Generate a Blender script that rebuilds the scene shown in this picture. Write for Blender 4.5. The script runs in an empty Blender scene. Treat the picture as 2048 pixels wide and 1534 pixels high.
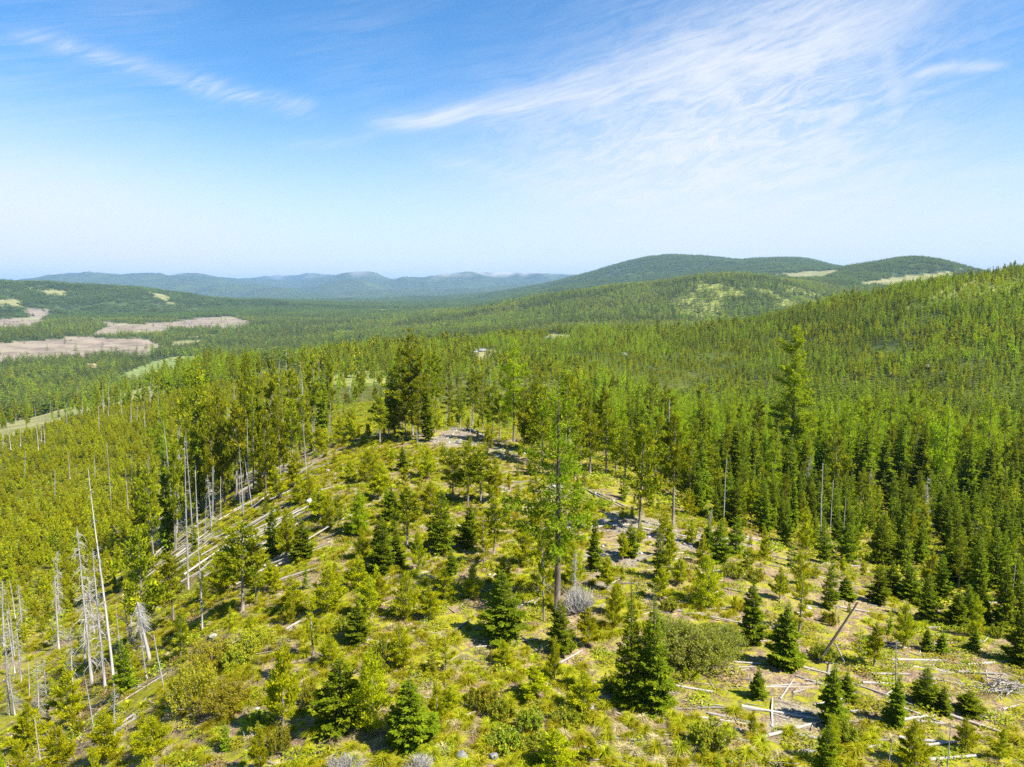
import bpy, math, time
import numpy as np
from mathutils import Vector, Matrix
T0 = time.time()
R = math.radians
scene = bpy.context.scene
COL = scene.collection

# ------------------------------------------------------------------ camera
CAMZ = 22.0
PITCH = R(7.5)
FPX = 1420.0                      # focal length in pixels of the 2048 px wide photograph
cam_d = bpy.data.cameras.new('camera')
cam_d.sensor_width = 36.0
cam_d.lens = 36.0 * FPX / 2048.0
cam_d.clip_start = 0.5
cam_d.clip_end = 90000.0
cam = bpy.data.objects.new('camera', cam_d)
cam.location = (0, 0, CAMZ)
cam.rotation_euler = (R(90) - PITCH, 0, 0)
COL.objects.link(cam)
scene.camera = cam

# ------------------------------------------------------------------ light, exposure
SUN_AZ, SUN_EL = R(118), R(50)    # azimuth clockwise from +Y
sd = bpy.data.lights.new('sun', 'SUN')
sd.energy = 5.0
sd.angle = R(0.53)
sd.color = (1.0, 0.945, 0.86)
sun = bpy.data.objects.new('sun', sd)
to_sun = Vector((math.sin(SUN_AZ) * math.cos(SUN_EL), math.cos(SUN_AZ) * math.cos(SUN_EL), math.sin(SUN_EL)))
sun.rotation_euler = to_sun.to_track_quat('Z', 'Y').to_euler()
sun.location = (0, 0, 120)
COL.objects.link(sun)
scene.view_settings.view_transform = 'Standard'
scene.view_settings.look = 'None'
scene.view_settings.gamma = 1.0
scene.view_settings.use_curve_mapping = False
scene.view_settings.exposure = 1.42
scene.cycles.max_bounces = 5
scene.cycles.diffuse_bounces = 3
scene.cycles.transmission_bounces = 3
scene.cycles.glossy_bounces = 1
scene.cycles.volume_bounces = 0
scene.cycles.use_denoising = False
scene.cycles.denoiser = 'OPENIMAGEDENOISE'
scene.cycles.denoising_input_passes = 'RGB_ALBEDO_NORMAL'
scene.cycles.denoising_prefilter = 'ACCURATE'
scene.cycles.sample_clamp_indirect = 6.0

def pix_dir(px, py):
    a = (np.asarray(px, float) - 1024.0) / FPX
    b = (np.asarray(py, float) - 767.0) / FPX
    return a, math.cos(PITCH) - b * math.sin(PITCH), -math.sin(PITCH) - b * math.cos(PITCH)

def pix_ang(px, py):
    dx, dy, dz = pix_dir(px, py)
    return np.arctan2(dx, dy), dz / np.hypot(dx, dy)     # azimuth, tan(elevation)

def project(x, y, z):
    x = np.asarray(x, float); y = np.asarray(y, float); z = np.asarray(z, float) - CAMZ
    f = y * math.cos(PITCH) - z * math.sin(PITCH)
    u = y * math.sin(PITCH) + z * math.cos(PITCH)
    f = np.where(f < 0.1, 0.1, f)
    return 1024 + FPX * x / f, 767 - FPX * u / f, f

# ------------------------------------------------------------------ node helper
class NT:
    def __init__(s, tree):
        s.t = tree; s.n = tree.nodes; s.l = tree.links
    def node(s, typ, **kw):
        n = s.n.new(typ)
        for k, v in kw.items(): setattr(n, k, v)
        return n
    def put(s, sock, v):
        if isinstance(v, bpy.types.NodeSocket): s.l.new(v, sock)
        elif v is not None:
            sock.default_value = v
    def m(s, op, a, b=None, c=None, clamp=False):
        n = s.node('ShaderNodeMath', operation=op); n.use_clamp = clamp
        s.put(n.inputs[0], a)
        if b is not None: s.put(n.inputs[1], b)
        if c is not None: s.put(n.inputs[2], c)
        return n.outputs[0]
    def mr(s, v, a, b, c=0.0, d=1.0, smooth=True):
        n = s.node('ShaderNodeMapRange'); n.interpolation_type = 'SMOOTHSTEP' if smooth else 'LINEAR'
        s.put(n.inputs[0], v)
        for i, q in enumerate((a, b, c, d)): s.put(n.inputs[i + 1], q)
        return n.outputs[0]
    def mix(s, f, a, b, blend='MIX'):
        n = s.node('ShaderNodeMix', data_type='RGBA', blend_type=blend)
        s.put(n.inputs[0], f); s.put(n.inputs[6], a if isinstance(a, bpy.types.NodeSocket) else (*a[:3], 1))
        s.put(n.inputs[7], b if isinstance(b, bpy.types.NodeSocket) else (*b[:3], 1))
        return n.outputs[2]
    def noise(s, vec, scale, detail=3.0, rough=0.55, dist=0.0, dim='3D'):
        n = s.node('ShaderNodeTexNoise', noise_dimensions=dim)
        if vec is not None: s.put(n.inputs['Vector'], vec)
        n.inputs['Scale'].default_value = scale; n.inputs['Detail'].default_value = detail
        n.inputs['Roughness'].default_value = rough; n.inputs['Distortion'].default_value = dist
        return n.outputs[0]
    def comb(s, x, y, z=0.0):
        n = s.node('ShaderNodeCombineXYZ')
        s.put(n.inputs[0], x); s.put(n.inputs[1], y); s.put(n.inputs[2], z)
        return n.outputs[0]
    def attr(s, name, kind='GEOMETRY'):
        n = s.node('ShaderNodeAttribute', attribute_name=name); n.attribute_type = kind
        return n

# ------------------------------------------------------------------ sky: Nishita with cirrus, all fixed to compass directions
world = bpy.data.worlds.new('World')
scene.world = world
world.use_nodes = True
w = NT(world.node_tree)
for n in list(w.n): w.n.remove(n)
sky = w.node('ShaderNodeTexSky', sky_type='NISHITA')
sky.sun_disc = False
sky.sun_elevation = SUN_EL
sky.sun_rotation = SUN_AZ
sky.altitude = 1500.0
sky.air_density = 1.0
sky.dust_density = 0.7
sky.ozone_density = 2.6
tc = w.node('ShaderNodeTexCoord')
sep = w.node('ShaderNodeSeparateXYZ'); w.l.new(tc.outputs['Generated'], sep.inputs[0])
AZ = w.m('MULTIPLY', w.m('ARCTAN2', sep.outputs[0], sep.outputs[1]), 57.29578)
EL = w.m('MULTIPLY', w.m('ARCSINE', sep.outputs[2]), 57.29578)
def sky_pt(px, py):
    a, t = pix_ang(px, py)
    return math.degrees(a), math.degrees(math.atan(t))
def rotated(ang, sx, sy, ox=0.0, oy=0.0, au=None, ev=None):
    c, s_ = math.cos(R(ang)), math.sin(R(ang))
    au = au or AZ; ev = ev or EL
    x = w.m('ADD', w.m('MULTIPLY', au, c * sx), w.m('MULTIPLY_ADD', ev, s_ * sx, ox))
    y = w.m('ADD', w.m('MULTIPLY', au, -s_ * sy), w.m('MULTIPLY_ADD', ev, c * sy, oy))
    return w.comb(x, y)
# warp the coordinates a little so that bands are not straight
wn = w.noise(w.comb(AZ, EL), 0.09, 2.0)
wn2 = w.noise(w.comb(EL, AZ, 7.0), 0.35, 2.0)
AW = AZ
EW = w.m('ADD', EL, w.m('ADD', w.m('MULTIPLY', w.m('SUBTRACT', wn, 0.5), 1.6), w.m('MULTIPLY', w.m('SUBTRACT', wn2, 0.5), 0.28)))
fib = w.noise(rotated(13, 0.12, 1.5, au=AW, ev=EW), 1.0, 9.0, 0.68, 0.5)
fib2 = w.noise(rotated(24, 0.16, 1.15, 3.0, 9.0, au=AW, ev=EW), 1.0, 9.0, 0.68, 0.7)
rip = w.noise(rotated(17, 0.26, 0.95, 5.0, 2.0, au=AW, ev=EW), 1.0, 12.0, 0.75, 0.9)
big = w.noise(rotated(10, 0.05, 0.10, 11.0, 3.0), 1.0, 3.0, 0.5, 0.5)
F1 = w.mr(fib, 0.30, 0.74); F2 = w.mr(fib2, 0.36, 0.68); F3 = w.mr(rip, 0.36, 0.66); B1 = w.mr(big, 0.35, 0.65)
def band(p0, p1, w0, w1, e0=0.12, e1=0.15):
    a = sky_pt(*p0); b = sky_pt(*p1)
    dx, dy = b[0] - a[0], b[1] - a[1]; L2 = dx * dx + dy * dy; L = math.sqrt(L2)
    qx = w.m('SUBTRACT', AZ, a[0]); qy = w.m('SUBTRACT', EW, a[1])
    s_ = w.m('ADD', w.m('MULTIPLY', qx, dx / L2), w.m('MULTIPLY', qy, dy / L2))
    n_ = w.m('ADD', w.m('MULTIPLY', qx, -dy / L), w.m('MULTIPLY', qy, dx / L))
    wd = w.m('MULTIPLY_ADD', w.m('MAXIMUM', w.m('MINIMUM', s_, 1.0), 0.0), w1 - w0, w0)
    g = w.m('DIVIDE', n_, wd)
    g = w.m('EXPONENT', w.m('MULTIPLY', w.m('MULTIPLY', g, g), -1.0))
    g = w.m('MULTIPLY', g, w.mr(s_, 0.0, e0))
    return w.m('MULTIPLY', g, w.mr(s_, 1.0 - e1, 1.0, 1.0, 0.0))
def blob(c, rx, ry, ang=0.0):
    a = sky_pt(*c)
    cc, ss = math.cos(R(ang)), math.sin(R(ang))
    qx = w.m('SUBTRACT', AZ, a[0]); qy = w.m('SUBTRACT', EW, a[1])
    x = w.m('ADD', w.m('MULTIPLY', qx, cc / rx), w.m('MULTIPLY', qy, ss / rx))
    y = w.m('ADD', w.m('MULTIPLY', qx, -ss / ry), w.m('MULTIPLY', qy, cc / ry))
    d = w.m('ADD', w.m('MULTIPLY', x, x), w.m('MULTIPLY', y, y))
    return w.m('EXPONENT', w.m('MULTIPLY', d, -1.0))
terms = []
def add(mask, amt, tex=None, base=0.25):
    v = w.m('MULTIPLY', mask, amt)
    if tex is not None: v = w.m('MULTIPLY', v, w.m('MULTIPLY_ADD', tex, 1.0 - base, base))
    terms.append(v)
add(band((700, 258), (1980, -10), 0.5, 1.7, 0.1, 0.25), 0.78, F1, 0.16)
add(band((1150, 150), (2000, -120), 0.8, 2.6, 0.2, 0.2), 0.42, F1, 0.10)       # the long streak
add(band((820, 240), (1420, 85), 0.45, 0.9, 0.1, 0.4), 0.45, F1, 0.5)
add(blob((1500, 215), 12.0, 6.5, 8), 0.85, F3, 0.30)                          # rippled veil
add(blob((1400, 350), 15.0, 5.2, -4), 0.85, F3, 0.42)
add(blob((1600, 60), 10.0, 3.2, 14), 0.55, F2, 0.2)
add(band((1770, 60), (1800, 250), 0.6, 0.5, 0.2, 0.3), 0.30, F2, 0.4)        # filament at the veil's edge
add(band((1800, 150), (2030, 128), 0.35, 0.25, 0.25, 0.3), 0.6, F1, 0.4)
add(band((-20, 45), (680, 235), 0.5, 0.8, 0.15, 0.2), 0.46, F2, 0.10)
add(band((360, 170), (650, 215), 0.5, 0.5, 0.2, 0.2), 0.18, F2, 0.2)
add(band((820, 305), (1260, 410), 0.5, 1.2, 0.2, 0.3), 0.3, F1, 0.2)
add(band((540, 295), (780, 268), 0.3, 0.5, 0.3, 0.3), 0.22, F1, 0.2)
add(blob((40, 470), 16.0, 5.4, -8), 0.95, F2, 0.85)                         # white bank low on the west side
add(band((1780, 455), (2200, 405), 0.4, 0.6, 0.2, 0.2), 0.28, F1, 0.3)
add(band((1850, 355), (2250, 325), 0.4, 0.6, 0.3, 0.2), 0.3, F1, 0.3)
add(blob((1500, 440), 16.0, 3.0, 0), 0.45, F2, 0.5)
# thin cirrus over the whole of the sky
add(w.m('MULTIPLY', B1, w.mr(EL, 2.0, 14.0)), 0.16, F1, 0.0)
add(w.mr(EL, 15.5, 0.0, 0.0, 1.0), 0.92)
add(w.mr(EL, 30.0, 5.0, 0.0, 1.0), 0.10)                                     # pale air towards the horizon
tot = terms[0]
for t_ in terms[1:]:
    tot = w.m('SUBTRACT', 1.0, w.m('MULTIPLY', w.m('SUBTRACT', 1.0, tot), w.m('SUBTRACT', 1.0, t_)))
tot = w.m('MINIMUM', tot, 0.96)
hs = w.node('ShaderNodeHueSaturation'); w.l.new(sky.outputs[0], hs.inputs['Color'])
hs.inputs['Saturation'].default_value = 1.12; hs.inputs['Value'].default_value = 1.0
cl = w.mix(tot, w.mix(1.0, hs.outputs[0], (0.40, 0.87, 1.06), 'MULTIPLY'), (4.65, 4.8, 5.0))
bg = w.node('ShaderNodeBackground'); w.l.new(cl, bg.inputs[0]); bg.inputs[1].default_value = 0.076
out = w.node('ShaderNodeOutputWorld'); w.l.new(bg.outputs[0], out.inputs[0])

# ------------------------------------------------------------------ terrain heights
def hashv(ix, iy, seed):
    h = (ix.astype(np.int64) * 374761393 + iy.astype(np.int64) * 668265263 + seed * 1442695041) & 0x7fffffff
    h = ((h ^ (h >> 13)) * 1274126177) & 0x7fffffff
    return ((h ^ (h >> 16)) & 0xffff) / 65535.0
def vnoise(x, y, seed):
    fx = np.floor(x); fy = np.floor(y); u = x - fx; v = y - fy
    u = u * u * u * (u * (u * 6 - 15) + 10); v = v * v * v * (v * (v * 6 - 15) + 10)
    ix = fx.astype(np.int64); iy = fy.astype(np.int64)
    a = hashv(ix, iy, seed); b = hashv(ix + 1, iy, seed); c = hashv(ix, iy + 1, seed); d = hashv(ix + 1, iy + 1, seed)
    return (a + (b - a) * u) * (1 - v) + (c + (d - c) * u) * v - 0.5
def fbm(x, y, wl, octs, seed, gain=0.5):
    s = 0; a = 1.0; f = 1.0 / wl
    for o in range(octs):
        ca, sa = math.cos(o * 1.3 + seed), math.sin(o * 1.3 + seed)
        s = s + a * vnoise((x * ca - y * sa) * f, (x * sa + y * ca) * f, seed + o)
        a *= gain; f *= 2.03
    return s
def sstep(a, b, x):
    t = np.clip((x - a) / (b - a), 0, 1); return t * t * (3 - 2 * t)

# each row: distance, kind of value (z: height in metres, y: row of the photograph at which that ground lies), [(column, value)]
ROWS = [
 (2,    'z', [(0, 0.3), (2048, 0.3)]),
 (25,   'z', [(0, -2), (400, -.5), (900, 0), (1500, .2), (2048, 0)]),
 (45,   'z', [(0, -6.5), (200, -4), (400, -2), (600, -.5), (800, 0), (1400, 0), (1600, -.4), (2048, -1.2)]),
 (70,   'z', [(0, -14), (200, -11), (400, -5.5), (600, -1.6), (800, 0), (1000, .5), (1200, .2), (1400, -.8), (1600, -2.4), (1800, -3.6), (2048, -4)]),
 (105,  'z', [(0, -22), (200, -18), (400, -9), (600, -2.5), (780, .6), (1000, .5), (1200, -2), (1400, -5.5), (1600, -8), (1800, -8.5), (2048, -8.5)]),
 (140,  'z', [(0, -26), (200, -23), (400, -15), (600, -8), (800, -4), (1000, -6), (1200, -10), (1400, -12), (1600, -14.5), (1800, -14), (2048, -13)]),
 (200,  'z', [(0, -29), (200, -26), (400, -20), (600, -14), (800, -11), (1000, -13), (1200, -17), (1400, -21), (1600, -24), (1800, -22.5), (2048, -20)]),
 (300,  'z', [(0, -31), (200, -27), (400, -20), (600, -17), (800, -17), (1000, -19), (1200, -24), (1400, -31), (1600, -34), (1800, -33), (2048, -29)]),
 (450,  'z', [(0, -48), (200, -38), (400, -25), (600, -22), (800, -21), (1000, -20), (1200, -24), (1400, -27), (1600, -24), (1800, -18), (2048, -10)]),
 (700,  'z', [(0, -82), (200, -76), (400, -58), (600, -46), (800, -38), (1000, -26), (1100, -24), (1200, -22.6), (1400, -17), (1600, 1), (1800, 22), (2048, 41)]),
 (1000, 'z', [(0, -97), (200, -94), (400, -88), (600, -76), (800, -64), (1000, -55), (1200, -52), (1400, -52), (1600, -42), (1800, -8), (2048, 34)]),
 (1500, 'z', [(0, -103), (400, -100), (600, -92), (800, -74), (1000, -58), (1200, -42), (1400, -34), (1600, -46), (1800, -40), (2048, -10)]),
 (2300, 'y', [(0, 652), (200, 652), (400, 651), (600, 648), (800, 640), (900, 625), (1000, 611), (1100, 592), (1200, 577), (1300, 567), (1400, 553), (1480, 547), (1550, 556), (1620, 575), (1700, 596), (1800, 600), (2048, 596)]),
 (3200, 'y', [(0, 632), (200, 633), (400, 631), (600, 628), (800, 626), (1000, 616), (1200, 596), (1400, 574), (1550, 562), (1650, 556), (1800, 566), (1900, 570), (2048, 575)]),
 (4200, 'y', [(0, 562), (60, 563), (120, 568), (200, 573), (280, 579), (340, 590), (420, 600), (500, 607), (800, 612), (1000, 606), (1200, 585), (1400, 562), (1550, 546), (1640, 541), (1720, 532), (1780, 519), (1830, 512), (1880, 516), (1930, 533), (2000, 552), (2048, 560)]),
 (6500, 'y', [(0, 590), (300, 600), (480, 604), (700, 602), (850, 600), (950, 592), (1050, 575), (1130, 557), (1200, 541), (1260, 525), (1300, 518), (1350, 515), (1420, 518), (1480, 524), (1550, 520), (1610, 523), (1650, 536), (1720, 548), (2048, 556)]),
 (9000, 'y', [(0, 592), (500, 592), (800, 592), (1100, 580), (1300, 560), (1600, 558), (2048, 570)]),
 (11500, 'y', [(0, 580), (300, 574), (600, 580), (700, 568), (780, 575), (900, 572), (1000, 578), (1200, 575), (2048, 578)]),
 (15500, 'y', [(0, 575), (60, 563), (130, 548), (170, 549), (230, 553), (280, 550), (320, 547), (370, 545), (420, 548), (470, 553), (540, 556), (590, 557), (640, 550), (690, 545), (740, 546), (790, 555), (840, 559), (880, 552), (920, 547), (980, 549), (1040, 547), (1110, 544), (1150, 550), (1250, 558), (1500, 560), (2048, 565)]),
 (20000, 'y', [(0, 577), (560, 557), (610, 553), (700, 566), (2048, 577)]),
 (26000, 'y', [(0, 580), (2048, 580)]),
]
AZF = np.radians(np.arange(-60, 60.001, 0.16))
AZB = np.radians(np.arange(64, 297, 4.0))
AZS = np.concatenate([AZF, AZB])
NR = 560
RS = np.exp(np.linspace(math.log(2.5), math.log(25500), NR))
tab = []
for r_, kind_, pts in ROWS:
    az_, zz_ = [], []
    for px_, v_ in pts:
        if kind_ == 'z':
            a_, _ = pix_ang(px_, 580); z_ = v_
        else:
            a_, t_ = pix_ang(px_, v_); z_ = CAMZ + r_ * t_
        az_.append(float(a_)); zz_.append(float(z_))
    zi = np.interp(AZF, az_, zz_)
    sig = R(1.6) if r_ < 1800 else (R(0.8) if r_ < 4000 else R(0.45))
    k_ = np.arange(-30, 31) * R(0.16); k_ = np.exp(-(k_ / sig) ** 2 / 2); k_ /= k_.sum()
    zi = np.convolve(np.pad(zi, 30, mode='edge'), k_, mode='valid')
    tt = (AZB - AZF[-1]) / (2 * math.pi - 2 * AZF[-1]); tt = tt * tt * (3 - 2 * tt)
    tab.append(np.concatenate([zi, zi[-1] * (1 - tt) + zi[0] * tt]))
tab = np.array(tab)
lr = np.log(np.array([q[0] for q in ROWS], float))
h_ = np.diff(lr)[:, None]; dl = np.diff(tab, axis=0) / h_
sl = np.zeros_like(tab)
same = (dl[:-1] * dl[1:]) > 0
sl[1:-1] = np.where(same, 2 * dl[:-1] * dl[1:] / np.where(same, dl[:-1] + dl[1:], 1), 0)
sl[0] = dl[0]; sl[-1] = dl[-1]
LQ = np.log(RS)
seg = np.clip(np.searchsorted(lr, LQ, side='right') - 1, 0, len(lr) - 2)
hh = (lr[seg + 1] - lr[seg])[:, None]; tq = ((LQ - lr[seg])[:, None]) / hh
ZG = ((1 + 2 * tq) * (1 - tq) ** 2 * tab[seg] + tq * (1 - tq) ** 2 * hh * sl[seg] + tq ** 2 * (3 - 2 * tq) * tab[seg + 1] + tq ** 2 * (tq - 1) * hh * sl[seg + 1])
AA, RR = np.meshgrid(AZS, RS)
XG = np.sin(AA) * RR; YG = np.cos(AA) * RR
ZG += fbm(XG, YG, 5.0, 2, 3) * 0.35 * (1 - sstep(150, 500, RR))
ZG += fbm(XG, YG, 26.0, 3, 11) * 1.3 * sstep(10, 60, RR) * (1 - 0.4 * sstep(60, 130, RR) * (1 - sstep(130, 200, RR)))
ZG += fbm(XG, YG, 140.0, 3, 21) * 7.0 * sstep(250, 800, RR)
ZG += fbm(XG, YG, 700.0, 4, 31) * 34.0 * sstep(1800, 5000, RR) * (1 - 0.6 * (tab[seg + 1] < -70))
rg = np.abs(fbm(XG, YG, 2600.0, 4, 41))
ZG += (0.16 - rg) * 520.0 * sstep(7000, 11000, RR) * (1 - 0.55 * sstep(13500, 15500, RR) * (1 - sstep(15500, 17500, RR)))
HZ = np.maximum.accumulate((ZG - CAMZ) / RR, axis=0)               # running horizon, for what the ridge hides

LR0, DLR = math.log(2.5), (math.log(25500) - math.log(2.5)) / (NR - 1)
NF = len(AZF)
def grid_at(G, x, y):
    x = np.asarray(x, float); y = np.asarray(y, float)
    a = np.clip((np.arctan2(x, y) - AZF[0]) / R(0.16), 0, NF - 1.001)
    r = np.clip((np.log(np.maximum(np.hypot(x, y), 2.6)) - LR0) / DLR, 0, NR - 1.001)
    i = r.astype(int); j = a.astype(int); u = r - i; v = a - j
    return (G[i, j] * (1 - u) + G[i + 1, j] * u) * (1 - v) + (G[i, j + 1] * (1 - u) + G[i + 1, j + 1] * u) * v
def height(x, y): return grid_at(ZG, x, y)
def ground_at(px, py, rmin=8.0, rmax=24000.0):
    """world point of the ground seen at a pixel of the photograph (walks out along the compass bearing)"""
    a, t = pix_ang(px, py)
    rr = np.exp(np.arange(math.log(rmin), math.log(rmax), 0.004))
    z = height(np.sin(a) * rr, np.cos(a) * rr)
    hit = np.nonzero((z - CAMZ) / rr >= t)[0]
    k = hit[0] if len(hit) else int(np.argmax((z - CAMZ) / rr))
    return float(np.sin(a) * rr[k]), float(np.cos(a) * rr[k]), float(z[k])
def z_for_row(x, y, py):
    """height of the point above (x, y) that lies on the given row of the photograph"""
    b = (py - 767.0) / FPX
    # dz/dy ratio of rays in that row: (-sin - b cos) / (cos - b sin)
    k = (-math.sin(PITCH) - b * math.cos(PITCH)) / (math.cos(PITCH) - b * math.sin(PITCH))
    return CAMZ + y * k

# ------------------------------------------------------------------ openings in the forest, given by outlines and a range of distance
def in_poly(px, py, poly):
    c = np.zeros(px.shape, bool); n = len(poly); j = n - 1
    for i in range(n):
        xi, yi = poly[i]; xj, yj = poly[j]
        hit = ((yi > py) != (yj > py)) & (px < (xj - xi) * (py - yi) / ((yj - yi) or 1e-9) + xi)
        c ^= hit; j = i
    return c
CLEARS = [  # kind, rmin, rmax, outline
 ('cut', 900, 2600, [(-60, 692), (25, 683), (118, 681), (130, 674), (160, 674), (290, 677), (326, 693), (290, 716), (266, 712), (225, 711), (175, 714), (125, 718), (50, 724), (-60, 724)]),
 ('cut', 1500, 4200, [(188, 641), (225, 645), (287, 648), (350, 642), (425, 634), (465, 633), (510, 646), (480, 656), (450, 657), (387, 658), (345, 656), (337, 662), (300, 667), (225, 668), (186, 668), (194, 661), (218, 653)]),
 ('cut', 1800, 4200, [(-60, 640), (60, 634), (50, 620), (107, 621), (97, 637), (65, 652), (-60, 657)]),
 ('pale', 2800, 5200, [(56, 574), (100, 580), (140, 582), (130, 588), (85, 588)]),
 ('pale', 2600, 5200, [(-60, 600), (38, 600), (42, 617), (20, 612), (-60, 612)]),
 ('pale', 2600, 5200, [(295, 583), (325, 588), (356, 611), (338, 607)]),
 ('meadow', 700, 2400, [(225, 756), (268, 739), (325, 719), (355, 712), (412, 711), (405, 720), (380, 731), (335, 747), (270, 763)]),
 ('meadow', 900, 2600, [(455, 722), (470, 718), (472, 736), (458, 740)]),
 ('pale', 1200, 3200, [(335, 692), (345, 684), (405, 681), (402, 688), (345, 693)]),
 ('pale', 1500, 4000, [(372, 673), (440, 669), (440, 672), (372, 675)]),
 ('pale', 1500, 4200, [(658, 660), (715, 662), (715, 666), (690, 666)]),
 ('pale', 2000, 5200, [(755, 620), (775, 620), (775, 625), (755, 625)]),
 ('sand', 700, 2500, [(178, 733), (188, 726), (198, 728), (192, 736)]),
 ('pale', 2300, 4600, [(1535, 550), (1600, 544), (1675, 539), (1692, 542), (1640, 556), (1590, 558)]),
 ('pale', 2300, 4600, [(1715, 564), (1800, 553), (1900, 544), (1925, 538), (1890, 560), (1800, 573), (1740, 572)]),
 ('pale', 3000, 5200, [(1845, 511), (1885, 514), (1900, 522), (1870, 517)]),
 ('scrub', 1500, 3000, [(1340, 600), (1400, 560), (1480, 553), (1600, 575), (1690, 610), (1560, 640), (1430, 650), (1360, 630)]),
 ('pale', 450, 1200, [(1085, 690), (1095, 666), (1140, 670), (1142, 684), (1110, 692)]),
 ('pale', 190, 520, [(-80, 860), (0, 836), (100, 810), (200, 785), (330, 768), (330, 796), (200, 820), (100, 852), (0, 880), (-80, 905)]),
 ('scrub', 250, 700, [(655, 760), (690, 742), (775, 742), (790, 756), (770, 772), (690, 772)]),
 ('scrub', 350, 1200, [(1810, 620), (1900, 570), (2080, 530), (2100, 600), (2000, 625), (1900, 640)]),
 ('pale', 300, 900, [(940, 720), (960, 698), (1010, 700), (1010, 712), (960, 722)]),
]
BARE_POLYS = [(70, 140, [(275, 1095), (300, 1030), (400, 950), (480, 890), (640, 870), (690, 900), (640, 950), (560, 990), (500, 1010), (440, 1060), (330, 1120)]),
 (80, 130, [(866, 850), (940, 846), (1010, 878), (1060, 905), (1030, 915), (950, 892), (872, 888)]),
 (60, 110, [(980, 985), (1060, 955), (1085, 1000), (1075, 1050), (1010, 1055)]),
 (60, 120, [(1120, 960), (1200, 968), (1300, 1030), (1420, 1075), (1520, 1085), (1500, 1105), (1380, 1100), (1250, 1068), (1150, 1062), (1085, 1070), (1100, 1010)]),
 (20, 60, [(1560, 1400), (1700, 1430), (1850, 1460), (1780, 1534), (1640, 1500), (1540, 1470)]),
 (20, 70, [(1180, 1100), (1290, 1090), (1330, 1150), (1240, 1190), (1180, 1160)])]
PXG, PYG, _f = project(XG, YG, ZG)
PYG = np.where(np.abs(AA) < R(62), PYG, 1e6)
MASK = {k: np.zeros(XG.shape, np.float32) for k in ('cut', 'pale', 'meadow', 'scrub', 'sand')}
jx = fbm(XG, YG, 90.0, 5, 77, .65); jy = fbm(XG, YG, 90.0, 5, 78, .65)
for k_, a_, b_, poly in CLEARS:
    amp = 5.0 if a_ > 600 else 8.0
    MASK[k_] = np.maximum(MASK[k_], (in_poly(PXG + jx * amp * 1.6, PYG + jy * amp * 0.35, poly) & (RR > a_) & (RR < b_)).astype(np.float32))
def mask_at(k, x, y): return grid_at(MASK[k], x, y)
MASK['scrub'] *= sstep(-0.24, 0.04, fbm(XG, YG, 120.0, 4, 87, .6)).astype(np.float32)
BARE = np.zeros(XG.shape, np.float32)
for a_, b_, poly in BARE_POLYS:
    BARE = np.maximum(BARE, (in_poly(PXG + jx * 40, PYG + jy * 14, poly) & (RR > a_) & (RR < b_)).astype(np.float32))
BARE *= (sstep(-0.16, 0.10, fbm(XG, YG, 9.0, 3, 55, .6)) * (1 - .55 * sstep(82, 95, RR) * (XG < -12))).astype(np.float32)
NOFOREST = np.maximum.reduce([MASK['cut'], MASK['pale'], MASK['meadow'], MASK['sand'], MASK['scrub'] * 0.6])
# pale stony tops of the far mountains
CREST = sstep(0.25, 0.9, (fbm(XG, YG, 500.0, 3, 91) + 0.5) * sstep(150, 420, ZG)) * sstep(5000, 6500, RR)

# ------------------------------------------------------------------ materials
def new_mat(name):
    m = bpy.data.materials.new(name); m.use_nodes = True
    t = NT(m.node_tree)
    for n in list(t.n): t.n.remove(n)
    o = t.node('ShaderNodeOutputMaterial')
    return m, t, o
def foliage_mat(name, ca, cb, ctip, trans=0.38, hue=0.02, stand=0.25, rough=0.5, stsc=0.02):
    """needles or leaves: two greens by clump, a third on some clumps, a slightly different tone for each plant and each stand"""
    m, t, o = new_mat(name)
    tint = t.attr('tint').outputs['Fac']
    oi = t.node('ShaderNodeObjectInfo')
    c = t.mix(t.mr(tint, 0.05, 0.75), ca, cb)
    c = t.mix(t.mr(tint, 0.78, 0.92), c, ctip)
    st = t.noise(oi.outputs['Location'], stsc, 3.0)
    hs = t.node('ShaderNodeHueSaturation')
    rnd = oi.outputs['Random']
    t.put(hs.inputs['Hue'], t.m('ADD', 0.5 - hue, t.m('MULTIPLY', rnd, 2 * hue)))
    v = t.m('ADD', t.m('MULTIPLY_ADD', rnd, 0.45, 0.78), t.m('MULTIPLY', t.m('SUBTRACT', st, 0.5), stand))
    t.put(hs.inputs['Value'], v); t.put(hs.inputs['Saturation'], 1.0)
    t.l.new(c, hs.inputs['Color'])
    col = hs.outputs[0]
    d = t.node('ShaderNodeBsdfDiffuse'); t.l.new(col, d.inputs[0])
    tr = t.node('ShaderNodeBsdfTranslucent')
    t.l.new(t.mix(0.5, col, (0.30, 0.36, 0.02)), tr.inputs[0])
    mx = t.node('ShaderNodeMixShader'); mx.inputs[0].default_value = trans
    t.l.new(d.outputs[0], mx.inputs[1]); t.l.new(tr.outputs[0], mx.inputs[2])
    t.l.new(mx.outputs[0], o.inputs[0])
    return m
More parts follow.
